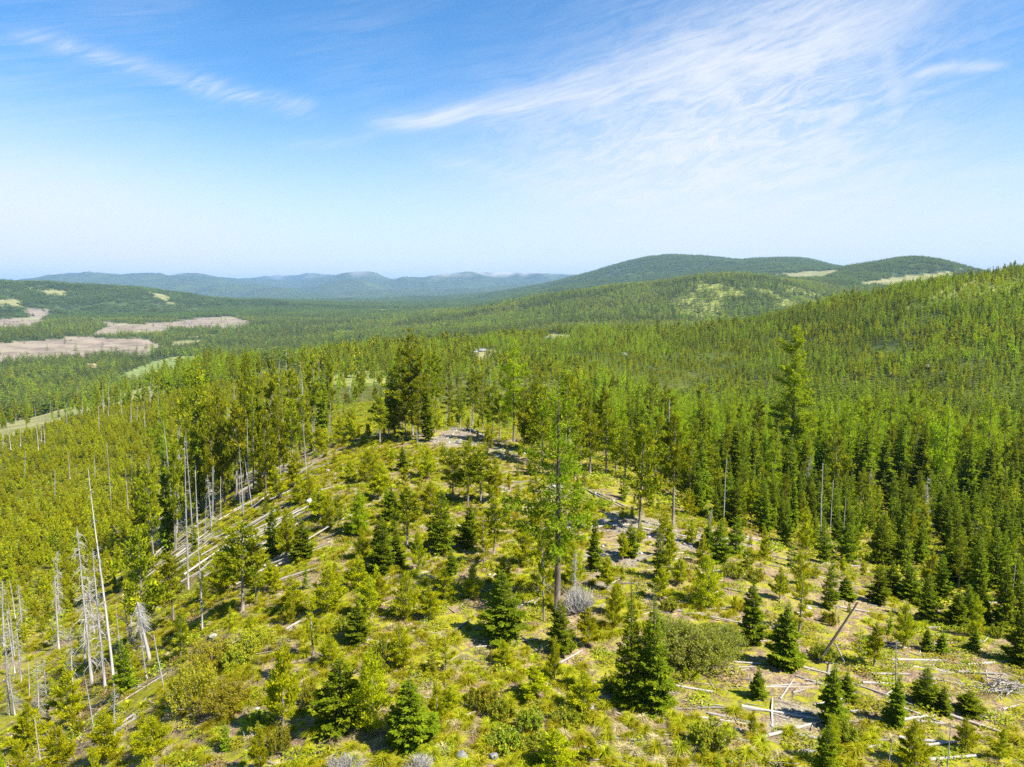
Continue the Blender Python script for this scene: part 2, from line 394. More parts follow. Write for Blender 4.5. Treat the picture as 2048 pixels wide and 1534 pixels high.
def wood_mat(name, ca, cb, sc=(9, 9, 1.2), moss=None):
    m, t, o = new_mat(name)
    tc_ = t.node('ShaderNodeTexCoord'); mp = t.node('ShaderNodeMapping')
    t.l.new(tc_.outputs['Object'], mp.inputs[0]); mp.inputs['Scale'].default_value = sc
    n1 = t.noise(mp.outputs[0], 1.0, 5.0, 0.65, 0.4)
    oi = t.node('ShaderNodeObjectInfo')
    c = t.mix(t.mr(n1, 0.32, 0.68), ca, cb)
    if moss:
        n2 = t.noise(tc_.outputs['Object'], 1.3, 3.0)
        c = t.mix(t.mr(n2, 0.56, 0.7, 0.0, 0.7), c, moss)
    hs = t.node('ShaderNodeHueSaturation'); t.l.new(c, hs.inputs['Color'])
    t.put(hs.inputs['Value'], t.m('MULTIPLY_ADD', oi.outputs['Random'], 0.45, 0.75))
    p = t.node('ShaderNodeBsdfPrincipled'); t.l.new(hs.outputs[0], p.inputs['Base Color'])
    p.inputs['Roughness'].default_value = 0.85; p.inputs['Specular IOR Level'].default_value = 0.25
    b = t.node('ShaderNodeBump'); b.inputs['Strength'].default_value = 0.5; b.inputs['Distance'].default_value = 0.03
    t.l.new(n1, b.inputs['Height']); t.l.new(b.outputs[0], p.inputs['Normal'])
    t.l.new(p.outputs[0], o.inputs[0])
    return m
M = {}
M['fir'] = foliage_mat('fir_needles', (0.095, 0.138, 0.007), (0.18, 0.24, 0.009), (0.31, 0.34, 0.014), 0.38, 0.012)
M['pine'] = foliage_mat('pine_needles', (0.255, 0.275, 0.005), (0.43, 0.43, 0.007), (0.57, 0.52, 0.012), 0.52, 0.012)
M['oldpine'] = foliage_mat('old_pine_needles', (0.115, 0.145, 0.006), (0.23, 0.25, 0.008), (0.41, 0.37, 0.014), 0.38, 0.012)
M['larch'] = foliage_mat('larch_needles', (0.21, 0.31, 0.006), (0.35, 0.465, 0.008), (0.47, 0.55, 0.014), 0.56, 0.010)
M['darklarch'] = foliage_mat('medium_green_larch_needles', (0.105, 0.165, 0.007), (0.185, 0.255, 0.009), (0.28, 0.33, 0.014), 0.46, 0.010)  # deeper green needles of the lone tall larch
M['willow'] = foliage_mat('willow_leaves', (0.19, 0.23, 0.022), (0.31, 0.35, 0.04), (0.40, 0.39, 0.12), 0.42)
M['yellowshrub'] = foliage_mat('yellow_shrub_leaves', (0.25, 0.25, 0.012), (0.40, 0.37, 0.02), (0.50, 0.40, 0.04), 0.45)
M['grass'] = foliage_mat('beargrass_blades', (0.26, 0.28, 0.007), (0.42, 0.40, 0.010), (0.52, 0.45, 0.06), 0.45, 0.022, 0.5)
M['herb'] = foliage_mat('low_herb_leaves', (0.17, 0.22, 0.014), (0.31, 0.33, 0.018), (0.45, 0.36, 0.03), 0.42, 0.03, 0.5)
M['straw'] = foliage_mat('dry_grass_blades', (0.34, 0.27, 0.12), (0.46, 0.38, 0.19), (0.55, 0.48, 0.28), 0.25, 0.01)
M['brown'] = foliage_mat('dead_needles', (0.16, 0.10, 0.03), (0.22, 0.15, 0.05), (0.26, 0.2, 0.07), 0.2)
M['farwood'] = foliage_mat('distant_needles', (0.055, 0.095, 0.014), (0.115, 0.165, 0.016), (0.19, 0.225, 0.016), 0.40, 0.02, 1.7, stsc=0.0045)
M['bark'] = wood_mat('dark_bark', (0.045, 0.034, 0.026), (0.12, 0.095, 0.075), (7, 7, 1.0))
M['pinebark'] = wood_mat('pine_bark', (0.13, 0.10, 0.075), (0.27, 0.23, 0.19), (7, 7, 1.2))
M['larchbark'] = wood_mat('larch_bark', (0.08, 0.06, 0.045), (0.20, 0.16, 0.125), (8, 8, 1.0))
M['deadwood'] = wood_mat('weathered_grey_wood', (0.20, 0.19, 0.175), (0.42, 0.40, 0.37), (10, 10, 0.7))
M['darkdead'] = wood_mat('dark_dead_wood', (0.06, 0.05, 0.04), (0.16, 0.14, 0.115), (10, 10, 0.7))
M['log'] = wood_mat('bleached_log_wood', (0.20, 0.175, 0.145), (0.46, 0.42, 0.37), (0.9, 12, 12), (0.20, 0.18, 0.15))
M['greylog'] = wood_mat('grey_log_wood', (0.12, 0.105, 0.09), (0.29, 0.265, 0.235), (0.9, 12, 12), (0.14, 0.13, 0.06))
def rock_mat(name, ca, cb, cl):
    m, t, o = new_mat(name)
    tc_ = t.node('ShaderNodeTexCoord')
    n1 = t.noise(tc_.outputs['Object'], 2.0, 6.0, 0.65); n2 = t.noise(tc_.outputs['Object'], 1.1, 3.0, 0.6, 1.0)
    c = t.mix(t.mr(n1, 0.35, 0.65), ca, cb); c = t.mix(t.mr(n2, 0.55, 0.68, 0, 0.8), c, cl)
    p = t.node('ShaderNodeBsdfPrincipled'); t.l.new(c, p.inputs['Base Color']); p.inputs['Roughness'].default_value = 0.9
    b = t.node('ShaderNodeBump'); b.inputs['Strength'].default_value = 0.6; b.inputs['Distance'].default_value = 0.06
    t.l.new(n1, b.inputs['Height']); t.l.new(b.outputs[0], p.inputs['Normal']); t.l.new(p.outputs[0], o.inputs[0])
    return m
M['rock'] = rock_mat('grey_rock', (0.10, 0.098, 0.095), (0.22, 0.215, 0.205), (0.27, 0.265, 0.24))
M['palerock'] = rock_mat('pale_rock', (0.25, 0.245, 0.235), (0.42, 0.41, 0.39), (0.50, 0.49, 0.46))

def ground_mat():
    m, t, o = new_mat('ground_cover')
    g = t.node('ShaderNodeNewGeometry'); P = g.outputs['Position']
    A = {k: t.attr(k).outputs['Fac'] for k in ('cut', 'pale', 'meadow', 'scrub', 'sand', 'crest', 'open', 'hill', 'bare')}
    n1 = t.noise(P, 0.30, 4.0, 0.6, 0.5); n2 = t.noise(P, 1.7, 5.0, 0.68, 0.6); n3 = t.noise(P, 9.0, 4.0, 0.7)
    n4 = t.noise(P, 0.07, 3.0, 0.55)
    litter = t.mix(t.mr(n3, 0.40, 0.60), (0.10, 0.062, 0.040), (0.26, 0.185, 0.12))
    straw = t.mix(t.mr(n3, 0.40, 0.60), (0.19, 0.135, 0.065), (0.42, 0.32, 0.17))
    green = t.mix(t.mr(n2, 0.35, 0.65), (0.14, 0.15, 0.010), (0.29, 0.27, 0.015))
    c = t.mix(t.mr(n2, 0.42, 0.60), litter, straw)
    c = t.mix(t.mr(t.m('ADD', t.m('MULTIPLY', n1, 0.6), t.m('MULTIPLY', n2, 0.4)), 0.44, 0.56), c, green)
    c = t.mix(t.m('MULTIPLY', A['bare'], t.mr(n2, 0.36, 0.54, 0.0, 0.85)), c, t.mix(t.mr(n3, 0.38, 0.62), (0.13, 0.10, 0.08), (0.36, 0.315, 0.26)))
    # forest floor away from the open ridge
    floor_ = t.mix(t.mr(n1, 0.4, 0.62), (0.045, 0.055, 0.008), (0.12, 0.12, 0.02))
    c = t.mix(A['open'], floor_, c)
    # far slopes: one forest cover, darkened for the shade between trees, lighter young stands
    f1 = t.noise(P, 0.0035, 5.0, 0.6, 0.6); f2 = t.noise(P, 0.03, 4.0, 0.7); 
    far = t.mix(t.mr(f2, 0.36, 0.64), (0.022, 0.036, 0.010), (0.062, 0.088, 0.016))
    far = t.mix(t.mr(f1, 0.52, 0.66, 0, 0.6), far, (0.075, 0.10, 0.02))
    c = t.mix(A['hill'], c, far)
    cut = t.mix(t.mr(t.noise(P, 0.02, 5.0, 0.7), 0.35, 0.65), (0.145, 0.115, 0.085), (0.25, 0.205, 0.15))
    cut = t.mix(t.mr(t.noise(P, 0.006, 3.0), 0.5, 0.65, 0, 0.7), cut, (0.25, 0.25, 0.11))
    pale = t.mix(t.mr(t.noise(P, 0.04, 4.0, 0.7), 0.35, 0.65), (0.15, 0.155, 0.05), (0.25, 0.235, 0.10))
    mead = t.mix(t.mr(n4, 0.4, 0.6), (0.12, 0.165, 0.04), (0.19, 0.21, 0.07))
    scr = t.mix(t.mr(t.noise(P, 0.05, 5.0, 0.75), 0.40, 0.60), (0.10, 0.135, 0.020), (0.23, 0.235, 0.06))
    for k, cc in (('scrub', scr), ('cut', cut), ('pale', pale), ('meadow', mead)): c = t.mix(A[k], c, cc)
    c = t.mix(A['sand'], c, (0.45, 0.33, 0.22))
    c = t.mix(A['crest'], c, (0.34, 0.32, 0.30))
    p = t.node('ShaderNodeBsdfPrincipled'); t.l.new(c, p.inputs['Base Color'])
    p.inputs['Roughness'].default_value = 0.95; p.inputs['Specular IOR Level'].default_value = 0.1
    b = t.node('ShaderNodeBump'); b.inputs['Strength'].default_value = 0.7; b.inputs['Distance'].default_value = 0.12
    t.l.new(t.m('ADD', n3, t.m('MULTIPLY', n2, 1.4)), b.inputs['Height']); t.l.new(b.outputs[0], p.inputs['Normal'])
    t.l.new(p.outputs[0], o.inputs[0])
    return m
M['ground'] = ground_mat()

def set_props(o, label=None, cat=None, group=None, kind=None):
    for k, v in (('label', label), ('category', cat), ('group', group), ('kind', kind)):
        if v: o[k] = v
    return o
def mesh_from(name, V, F, mats, attrs=None, smooth=False, midx=None, idx_counts=None):
    """V (n,3); F (m,k) all faces of one size"""
    me = bpy.data.meshes.new(name)
    V = np.asarray(V, np.float32); F = np.asarray(F, np.int32)
    me.vertices.add(len(V)); me.vertices.foreach_set('co', V.ravel())
    k = F.shape[1]
    me.loops.add(F.size); me.loops.foreach_set('vertex_index', F.ravel())
    me.polygons.add(len(F)); me.polygons.foreach_set('loop_start', np.arange(0, F.size, k, dtype=np.int32))
    if smooth: me.polygons.foreach_set('use_smooth', np.ones(len(F), bool))
    for m in mats: me.materials.append(m)
    if midx is not None: me.polygons.foreach_set('material_index', np.asarray(midx, np.int32))
    for an, av in (attrs or {}).items():
        at = me.attributes.new(an, 'FLOAT', 'POINT'); at.data.foreach_set('value', np.asarray(av, np.float32).ravel())
    me.update(calc_edges=True)
    return me
def link(name, me, parent=None):
    o = bpy.data.objects.new(name, me); COL.objects.link(o)
    if parent is not None: o.parent = parent
    return o

# ------------------------------------------------------------------ the land: near ground, valley floor, hills and mountains (one continuous sheet)
NA = len(AZS)
OPEN = (1 - sstep(105, 150, RR)) * (1 - sstep(R(-21), R(-30), -AA * -1) * 0) 
HILL = sstep(200, 600, RR)
idx = np.arange(NR * NA).reshape(NR, NA)
q = np.stack([idx[:-1, :], np.roll(idx, -1, 1)[:-1, :], np.roll(idx, -1, 1)[1:, :], idx[1:, :]], -1)
rc = RR[:-1, :]; zc = ZG[:-1, :]
cls = np.where(rc < 900, 0, np.where(rc > 8200, 3, np.where((zc < -78) , 1, 2)))
names = ['ground', 'valley_floor', 'hills', 'mountains']
allV = np.stack([XG, YG, ZG], -1).reshape(-1, 3)
for ci, nm in enumerate(names):
    F = q[cls == ci].reshape(-1, 4)[:, ::-1]
    if ci == 0:      # close the hole under the camera
        pass
    u, inv = np.unique(F, return_inverse=True)
    at = {k: MASK[k].ravel()[u] for k in MASK}
    at['bare'] = BARE.ravel()[u]; at['crest'] = CREST.ravel()[u]; at['open'] = OPEN.ravel()[u]; at['hill'] = HILL.ravel()[u]
    me = mesh_from(nm, allV[u], inv.reshape(-1, 4), [M['ground']], at, smooth=True)
    set_props(link(nm, me), kind='structure')

# ------------------------------------------------------------------ the air
def haze_box():
    x0, z0, z1 = 27500.0, float(ZG.min()) - 1.5, max(float(ZG.max()), CAMZ) + 30.0
    V = [(sx * x0, sy * x0, z) for z in (z0, z1) for sx, sy in ((-1, -1), (1, -1), (1, 1), (-1, 1))]
    F = [(3, 2, 1, 0), (4, 5, 6, 7), (0, 1, 5, 4), (1, 2, 6, 5), (2, 3, 7, 6), (3, 0, 4, 7)]
    m, t, o = new_mat('clear_mountain_air')
    v = t.node('ShaderNodeVolumePrincipled')
    v.inputs['Color'].default_value = (0.32, 0.54, 0.86, 1)
    v.inputs['Density'].default_value = HAZE_DENSITY
    v.inputs['Anisotropy'].default_value = 0.0
    t.l.new(v.outputs[0], o.inputs['Volume'])
    ob = link('haze', mesh_from('haze', V, F, [m]))
    set_props(ob, 'thin blue summer haze hanging over the valley and mountains', 'haze', kind='stuff')
HAZE_DENSITY = 5.0e-5
haze_box()
print('land', round(time.time() - T0, 1))

# ------------------------------------------------------------------ plants: shapes in metres, built once per kind and shared by their copies
def unit(v): return v / np.maximum(np.linalg.norm(v, axis=-1, keepdims=True), 1e-9)
def kites(base, d, side, ln, wd):
    """leaf-shaped four-sided faces; returns verts, faces"""
    n = len(base); ln = ln[:, None]; wd = wd[:, None]
    m_ = base + d * ln * 0.45
    V = np.stack([base, m_ + side * wd, base + d * ln, m_ - side * wd], 1).reshape(-1, 3)
    return V, np.arange(4 * n).reshape(n, 4)
def tubes(paths, sides=5):
    """paths: list of (points (k,3), radii (k,))"""
    VV, FF, off = [], [], 0
    for P, r in paths:
        P = np.asarray(P, float); r = np.asarray(r, float); k = len(P)
        t = unit(np.gradient(P, axis=0))
        ref = np.where(np.abs(t[:, 2:3]) > 0.9, np.array([[1.0, 0, 0]]), np.array([[0, 0, 1.0]]))
        a = unit(np.cross(t, ref)); b = np.cross(t, a)
        th = np.arange(sides) * 2 * math.pi / sides
        ring = P[:, None, :] + r[:, None, None] * (a[:, None, :] * np.cos(th)[None, :, None] + b[:, None, :] * np.sin(th)[None, :, None])
        VV.append(ring.reshape(-1, 3))
        i = np.arange(k * sides).reshape(k, sides) + off
        f = np.stack([i[:-1], np.roll(i, -1, 1)[:-1], np.roll(i, -1, 1)[1:], i[1:]], -1).reshape(-1, 4)
        FF.append(f); off += k * sides
        if r[0] > 0.03:   # close the butt end
            c = np.array([i[0, 0], i[0, 1], i[0, 2], i[0, 3] if sides > 3 else i[0, 2]])
            FF.append(c[None, :])
            if sides > 4: FF.append(np.array([[i[0, 0], i[0, 3], i[0, 4], i[0, min(5, sides - 1)]]]))
    return np.concatenate(VV), np.concatenate(FF)

def conifer(seed, H, rad, cb=0.05, nbr=110, power=0.9, el0=-5, el1=45, droop=0.15, up=0.1, nel=5000, ln=0.22, wd=0.05,
            bough=0.35, mode='fir', irregular=0.25, bare=0, gap=0.0, top_bias=0.0, trunk_r=None, lean=0.0, oneside=0.0, limb=True, sparse_low=0.0):
    """returns crown (V, F, tint) and trunk (V, F)"""
    g = np.random.default_rng(seed)
    u = (np.arange(nbr) + g.uniform(0, 1, nbr)) / nbr
    u = u ** (1.0 + sparse_low)
    z = H * (cb + (0.985 - cb) * u)
    t = (z / H - cb) / (1 - cb)
    prof = np.clip(1 - t, 0.02, 1) ** power * (0.55 + 0.45 * sstep(0, 0.18, t))
    if top_bias: prof = np.minimum(prof, 0.9) * (0.45 + 0.55 * sstep(0.0, 0.45, t))
    phi = np.arange(nbr) * 2.39996 + g.normal(0, 0.5, nbr)
    clump = np.sin(t * H * 2.2 + g.uniform(0, 6)) * 0.12
    L = rad * prof * (1 + g.normal(0, irregular, nbr) + clump) + 0.02 * rad
    L *= 1 - oneside * 0.5 * (1 + np.cos(phi - 1.0))
    if gap: L = np.where(g.uniform(0, 1, nbr) < gap, L * 0.35, L)
    L = np.clip(L, 0.04 * rad, rad * 1.35)
    el = R(1) * (el0 + (el1 - el0) * t ** 1.3 + g.normal(0, 7, nbr))
    bx = lean * H * (z / H) ** 2
    d = np.stack([np.cos(phi) * np.cos(el), np.sin(phi) * np.cos(el), np.sin(el)], -1)
    lat = np.stack([-np.sin(phi), np.cos(phi), np.zeros(nbr)], -1)
    o = np.stack([bx, np.zeros(nbr), z], -1)
    wgt = L ** (1.5 if mode != 'pine' else 1.2); wgt /= wgt.sum()
    b = g.choice(nbr, nel, p=wgt)
    s_ = 0.12 + 0.88 * g.uniform(0, 1, nel) ** (0.75 if mode != 'pine' else 0.55)
    Lb = L[b]
    pos = o[b] + d[b] * (s_ * Lb)[:, None]
    pos[:, 2] += Lb * (-droop * 4 * s_ * (1 - s_) * 0.5 - droop * s_ ** 2 * 0.5 + up * s_ ** 2)
    v = g.uniform(-1, 1, nel)
    hw = bough * Lb * np.clip(1.15 - s_, 0.12, 1) * (0.5 + 0.5 * sstep(0.05, 0.3, s_))
    pos += lat[b] * (v * hw)[:, None] + g.normal(0, 0.05 if mode == 'fir' else 0.09, (nel, 3)) * np.minimum(rad, 2.0)[..., None] * (0.5 if mode == 'fir' else 0.8)
    if mode == 'fir':
        dr = d[b] * 0.9 + lat[b] * (np.sign(v) * g.uniform(0.3, 1.0, nel))[:, None] + g.normal(0, 0.25, (nel, 3)); dr[:, 2] += 0.05
        nrm = np.array([0, 0, 1.0]) + g.normal(0, 0.45, (nel, 3))
    elif mode == 'pine':
        dr = d[b] * 0.6 + g.normal(0, 0.55, (nel, 3)); dr[:, 2] += 0.75
        nrm = d[b] * 0.5 + g.normal(0, 0.8, (nel, 3)); nrm[:, 2] += 0.3
    else:
        dr = d[b] * 0.5 + g.normal(0, 0.6, (nel, 3)); dr[:, 2] += 0.25
        nrm = g.normal(0, 0.8, (nel, 3)); nrm[:, 2] += 0.7
    dr = unit(dr); side = unit(np.cross(dr, nrm))
    szj = g.uniform(0.65, 1.35, nel) * np.clip(0.6 + 0.5 * Lb / rad, 0.5, 1.1)
    CV, CF = kites(pos, dr, side, ln * szj, wd * szj)
    tint = np.repeat(np.clip(g.uniform(0, 1, nbr)[b] * 0.45 + g.uniform(0, 1, nel) * 0.55 + 0.12 * (s_ > 0.85), 0, 1), 4)
    # leader shoot
    r0 = trunk_r or 0.011 * H + 0.03
    k = 7
    zz = np.linspace(-0.25, H, k) ; 
    P = np.stack([lean * H * np.clip(zz / H, 0, 1) ** 2, np.zeros(k), zz], -1)
    paths = [(P, r0 * np.clip(1 - zz / H, 0, 1) ** 0.8 + 0.012)]
    if limb:
        for i in range(0, nbr, 2 if nbr > 60 else 1):
            if L[i] < 0.25 * rad: continue
            ss = np.linspace(0, 0.9, 3)
            Q = o[i] + d[i] * (ss * L[i])[:, None]; Q[:, 2] += L[i] * (-droop * 4 * ss * (1 - ss) * 0.5 - droop * ss ** 2 * 0.5 + up * ss ** 2)
            paths.append((Q, np.linspace(0.010 + 0.008 * L[i], 0.005, 3)))
    for i in range(bare):      # dead stubs and twigs on the lower trunk
        zi = H * g.uniform(0.06, max(cb, 0.12)); ph = g.uniform(0, 6.28); l = g.uniform(0.25, 0.8) * rad * 0.6
        dd = np.array([math.cos(ph), math.sin(ph), g.uniform(-0.35, 0.15)])
        ss = np.linspace(0, 1, 3)[:, None]
        paths.append((np.array([lean * zi * zi / H, 0, zi]) + dd * l * ss + np.array([0, 0, -0.12 * l]) * ss ** 2, np.array([0.022, 0.014, 0.006])))
    TV, TF = tubes(paths[:1], 7)
    if len(paths) > 1:
        v2, f2 = tubes(paths[1:], 3); TF = np.concatenate([TF, f2 + len(TV)]); TV = np.concatenate([TV, v2])
    return (CV, CF, tint), (TV, TF)

class Proto:
    """one growth form: crown mesh and trunk mesh, nominal height and spread, and the words that describe it"""
    def __init__(s, name, mat, bark, look, **kw):
        (CV, CF, ti), (TV, TF) = conifer(**kw)
        s.H, s.rad, s.look, s.kind = kw['H'], kw['rad'], look, name
        s.crown = mesh_from(name + '_crown', CV, CF, [M[mat]], {'tint': ti})
        s.trunk = mesh_from(name + '_trunk', TV, TF, [M[bark]], smooth=True)
        s.kw = kw; s.mat, s.bark = mat, bark
PR = {}
def reg(key, *a, **k): PR.setdefault(key, []).append(Proto(*a, **k))
for i in range(5):     # young firs, clothed to the ground, layered boughs
    reg('fir', 'fir_tree', 'fir', 'bark', 'dark green fir', seed=10 + i, H=6.0, rad=[1.35, 1.15, 1.5, 1.0, 1.25][i], cb=0.02, nbr=150, power=[0.85, 1.0, 0.75, 1.0, 0.8][i],
        el0=-8, el1=38, droop=0.16, up=0.08, nel=9000, ln=0.21, wd=0.048, bough=0.42, irregular=0.26, gap=0.07)
for i in range(4):     # narrow spire firs
    reg('spire', 'fir_tree', 'fir', 'bark', 'narrow spire-shaped dark fir', seed=30 + i, H=12.0, rad=[1.15, 1.4, 1.25, 1.05][i], cb=0.05, nbr=210, power=[0.7, 0.85, 1.0, 0.8][i],
        el0=-18, el1=25, droop=0.22, up=0.06, nel=9500, ln=0.34, wd=0.075, bough=0.45, irregular=0.2)
for i in range(6):     # young pines, open and brushy
    reg('pine', 'pine_tree', 'pine', 'pinebark', 'bushy yellow-green young pine', seed=50 + i, H=5.0, rad=[1.2, 1.0, 1.35, 0.9, 1.15, 1.05][i], cb=[.05, .1, .05, .14, .08, .04][i], nbr=[60, 52, 70, 46, 58, 64][i], power=[.8, .9, .75, .85, .9, .8][i],
        el0=12, el1=58, droop=0.02, up=0.22, nel=5200, ln=0.21, wd=0.034, bough=0.28, mode='pine', irregular=0.28, gap=0.12, bare=5)
for i in range(3):     # thin sparse saplings
    reg('sapling', 'pine_tree', 'pine', 'pinebark', 'thin sparse pine sapling', seed=70 + i, H=5.0, rad=0.75, cb=0.15, nbr=34, power=0.7,
        el0=5, el1=50, droop=0.04, up=0.15, nel=1700, ln=0.19, wd=0.036, bough=0.3, mode='pine', irregular=0.35, gap=0.2, bare=4)
for i in range(5):     # older pines with a clear lower trunk
    reg('oldpine', 'pine_tree', 'oldpine', 'pinebark', 'tall pine with bare lower trunk', seed=80 + i, H=15.0, rad=[1.8, 1.6, 2.0, 1.7, 1.5][i], cb=[.34, .28, .22, .4, .3][i], nbr=[75, 85, 90, 64, 80][i], power=[.55, .65, .5, .6, .7][i],
        el0=-12, el1=45, droop=0.12, up=0.14, nel=4200, ln=0.38, wd=0.075, bough=0.32, mode='pine', irregular=0.38, gap=0.28, bare=14, trunk_r=0.17)
for i in range(3):     # broad shaggy firs of the clump (Douglas fir habit)
    reg('broad', 'fir_tree', 'oldpine', 'bark', 'broad shaggy olive-coloured fir', seed=95 + i, H=14.0, rad=[2.9, 2.5, 2.2][i], cb=[.08, .14, .12][i], nbr=120, power=[.65, .6, .7][i],
        el0=-14, el1=38, droop=0.14, up=0.12, nel=8000, ln=0.38, wd=0.085, bough=0.34, mode='larch', irregular=0.34, gap=0.2, bare=8, trunk_r=0.22)
for i in range(3):     # leggy olive pines of mid height
    reg('leggy', 'pine_tree', 'oldpine', 'pinebark', 'leggy olive-green pine', seed=110 + i, H=9.0, rad=[1.5, 1.3, 1.6][i], cb=[.3, .36, .24][i], nbr=60, power=.55,
        el0=0, el1=50, droop=0.06, up=0.16, nel=3800, ln=0.29, wd=0.054, bough=0.32, mode='pine', irregular=0.36, gap=0.2, bare=10, trunk_r=0.11)
for i in range(4):     # larches, feathery
    reg('larch', 'larch_tree', 'larch', 'larchbark', 'feathery bright green larch', seed=120 + i, H=15.0, rad=[2.2, 1.9, 2.3, 2.0][i], cb=[.26, .2, .1, .08][i], nbr=100, power=[.6, .7, .8, .85][i],
        el0=-10, el1=35, droop=0.14, up=0.10, nel=6500, ln=0.28, wd=0.055, bough=0.30, mode='larch', irregular=0.32, gap=0.2, bare=8, trunk_r=0.19)
for i in range(3):     # young larches
    reg('younglarch', 'larch_tree', 'larch', 'larchbark', 'soft light green young larch', seed=140 + i, H=8.0, rad=[1.3, 1.5, 1.15][i], cb=.05, nbr=95, power=[.85, .8, 1.0][i],
        el0=0, el1=42, droop=0.10, up=0.12, nel=7000, ln=0.24, wd=0.048, bough=0.34, mode='larch', irregular=0.26, gap=0.1, trunk_r=0.09)
# hero forms
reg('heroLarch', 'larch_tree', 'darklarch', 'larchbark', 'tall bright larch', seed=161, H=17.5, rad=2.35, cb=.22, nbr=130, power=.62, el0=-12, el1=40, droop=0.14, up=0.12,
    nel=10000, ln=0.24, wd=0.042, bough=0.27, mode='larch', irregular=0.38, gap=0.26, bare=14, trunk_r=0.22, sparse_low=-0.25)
reg('heroLarch', 'larch_tree', 'larch', 'larchbark', 'tall bright larch', seed=162, H=26, rad=2.0, cb=.24, nbr=150, power=.42, el0=0, el1=42, droop=0.12, up=0.12,
    nel=13000, ln=0.34, wd=0.065, bough=0.30, mode='larch', irregular=0.4, gap=0.25, bare=10, trunk_r=0.28)
reg('heroTwin', 'fir_tree', 'fir', 'bark', 'twin spire fir', seed=171, H=8.5, rad=1.75, cb=.01, nbr=230, power=1.35, el0=-14, el1=25, droop=0.18, up=0.08,
    nel=15000, ln=0.21, wd=0.05, bough=0.42, irregular=0.18)
print('plants', round(time.time() - T0, 1))

# dead trees
def snag_meshes(seed, H, r0, ntw=40, tw=0.9, lean=0.03, broken=0.0, lo=0.2, hang=0.3, forked=False):
    g = np.random.default_rng(seed)
    k = 9; zz = np.linspace(-0.25, H, k); t = np.clip(zz / H, 0, 1)
    wob = np.cumsum(g.normal(0, 0.012 * H / k, (k, 2)), 0)
    P = np.stack([lean * H * t ** 1.5 + wob[:, 0], wob[:, 1], zz], -1)
    rr = r0 * (1 - t * (0.9 - broken * 0.6)) ** 0.9
    TV, TF = tubes([(P, rr)], 7)
    paths = []
    for i in range(ntw):
        ti = lo + (0.98 - lo) * g.uniform() ; zi = ti * H
        c = np.array([np.interp(zi, zz, P[:, 0]), np.interp(zi, zz, P[:, 1]), zi])
        ph = g.uniform(0, 6.28); l = tw * (1.15 - ti * 0.7) * g.uniform(0.35, 1.2)
        d = np.array([math.cos(ph), math.sin(ph), g.uniform(-0.3, 0.35)])
        ss = np.linspace(0, 1, 4)[:, None]
        Q = c + d * l * ss + np.array([0, 0, -hang * l]) * ss ** 2 + np.cumsum(g.normal(0, 0.05 * l, (4, 3)), 0) * (ss > 0)
        paths.append((Q, np.array([0.024, 0.017, 0.012, 0.005]) * (0.6 + 0.5 * l)))
        for j in range(2):
            m = g.integers(1, 3); d2 = unit(d + g.normal(0, 0.7, 3)); l2 = l * g.uniform(0.25, 0.5)
            Q2 = Q[m] + d2 * l2 * np.linspace(0, 1, 3)[:, None]; paths.append((Q2, np.array([0.011, 0.008, 0.004])))
    BV, BF = tubes(paths, 3)
    return mesh_from('dead_trunk', TV, TF, [M['deadwood']], smooth=True), mesh_from('dead_twigs', BV, BF, [M['deadwood']])
class SnagProto: pass
SN = {}
def regsnag(key, look, **kw):
    s = SnagProto(); s.trunk, s.twigs = snag_meshes(**kw); s.H = kw['H']; s.look = look; SN.setdefault(key, []).append(s)
for i in range(4): regsnag('pole', 'slim grey dead tree', seed=200 + i, H=12, r0=0.135, ntw=[44, 30, 60, 24][i], tw=0.8, lean=[.03, -.03, .05, 0][i])
for i in range(3): regsnag('bare', 'nearly bare grey dead pole', seed=210 + i, H=10, r0=0.095, ntw=12, tw=0.55, broken=0.6, lo=0.4)
for i in range(3): regsnag('twiggy', 'twiggy silver-grey dead tree', seed=220 + i, H=8, r0=0.15, ntw=90, tw=1.25, hang=0.55, lo=0.12)
for i in range(2): regsnag('lacy', 'lacy dead fir', seed=230 + i, H=6, r0=0.09, ntw=120, tw=0.95, hang=0.45, lo=0.1)
regsnag('broom', 'bleached dead stump of tangled twigs', seed=240, H=6.0, r0=0.24, ntw=170, tw=1.7, hang=0.7, lo=0.5, broken=0.7)
def dead_with_needles(seed):      # dying tree that still carries brown needles at its top
    pass

# logs lie along +X from 0 to 1 (length) with radius 1
def log_mesh(seed, stubs=3, bend=0.0):
    g = np.random.default_rng(seed)
    k = 9; x = np.linspace(0, 1, k); y = bend * np.sin(x * math.pi) ; 
    P = np.stack([x, y + g.normal(0, 0.003, k), np.zeros(k)], -1)
    sides = 8; th = np.arange(sides) * 2 * math.pi / sides
    r = (1 - 0.45 * x) * (1 + g.normal(0, 0.05, k))
    jag = g.uniform(-0.012, 0.012, sides)
    V = []
    for i in range(k):
        rr_ = r[i] * (1 + g.normal(0, 0.05, sides))
        xx = np.full(sides, P[i, 0]) + (jag if i in (0, k - 1) else 0)
        V.append(np.stack([xx, P[i, 1] / 0.03 * 0 + P[i, 1] + rr_ * np.cos(th), rr_ * np.sin(th)], -1))
    V = np.concatenate(V); i = np.arange(k * sides).reshape(k, sides)
    F = np.stack([i[:-1], np.roll(i, -1, 1)[:-1], np.roll(i, -1, 1)[1:], i[1:]], -1).reshape(-1, 4)
    caps = []
    for e in (0, k - 1):
        for a in (0, 2, 4): caps.append([i[e, 0], i[e, a + 1], i[e, a + 2], i[e, (a + 3) % sides]])
    F = np.concatenate([F, np.array(caps)])
    return V, F
LOGS = []
for i in range(8):
    V, F = log_mesh(300 + i)
    LOGS.append(mesh_from('fallen_log', V, F, [M['log' if i % 3 else 'greylog']], smooth=False))

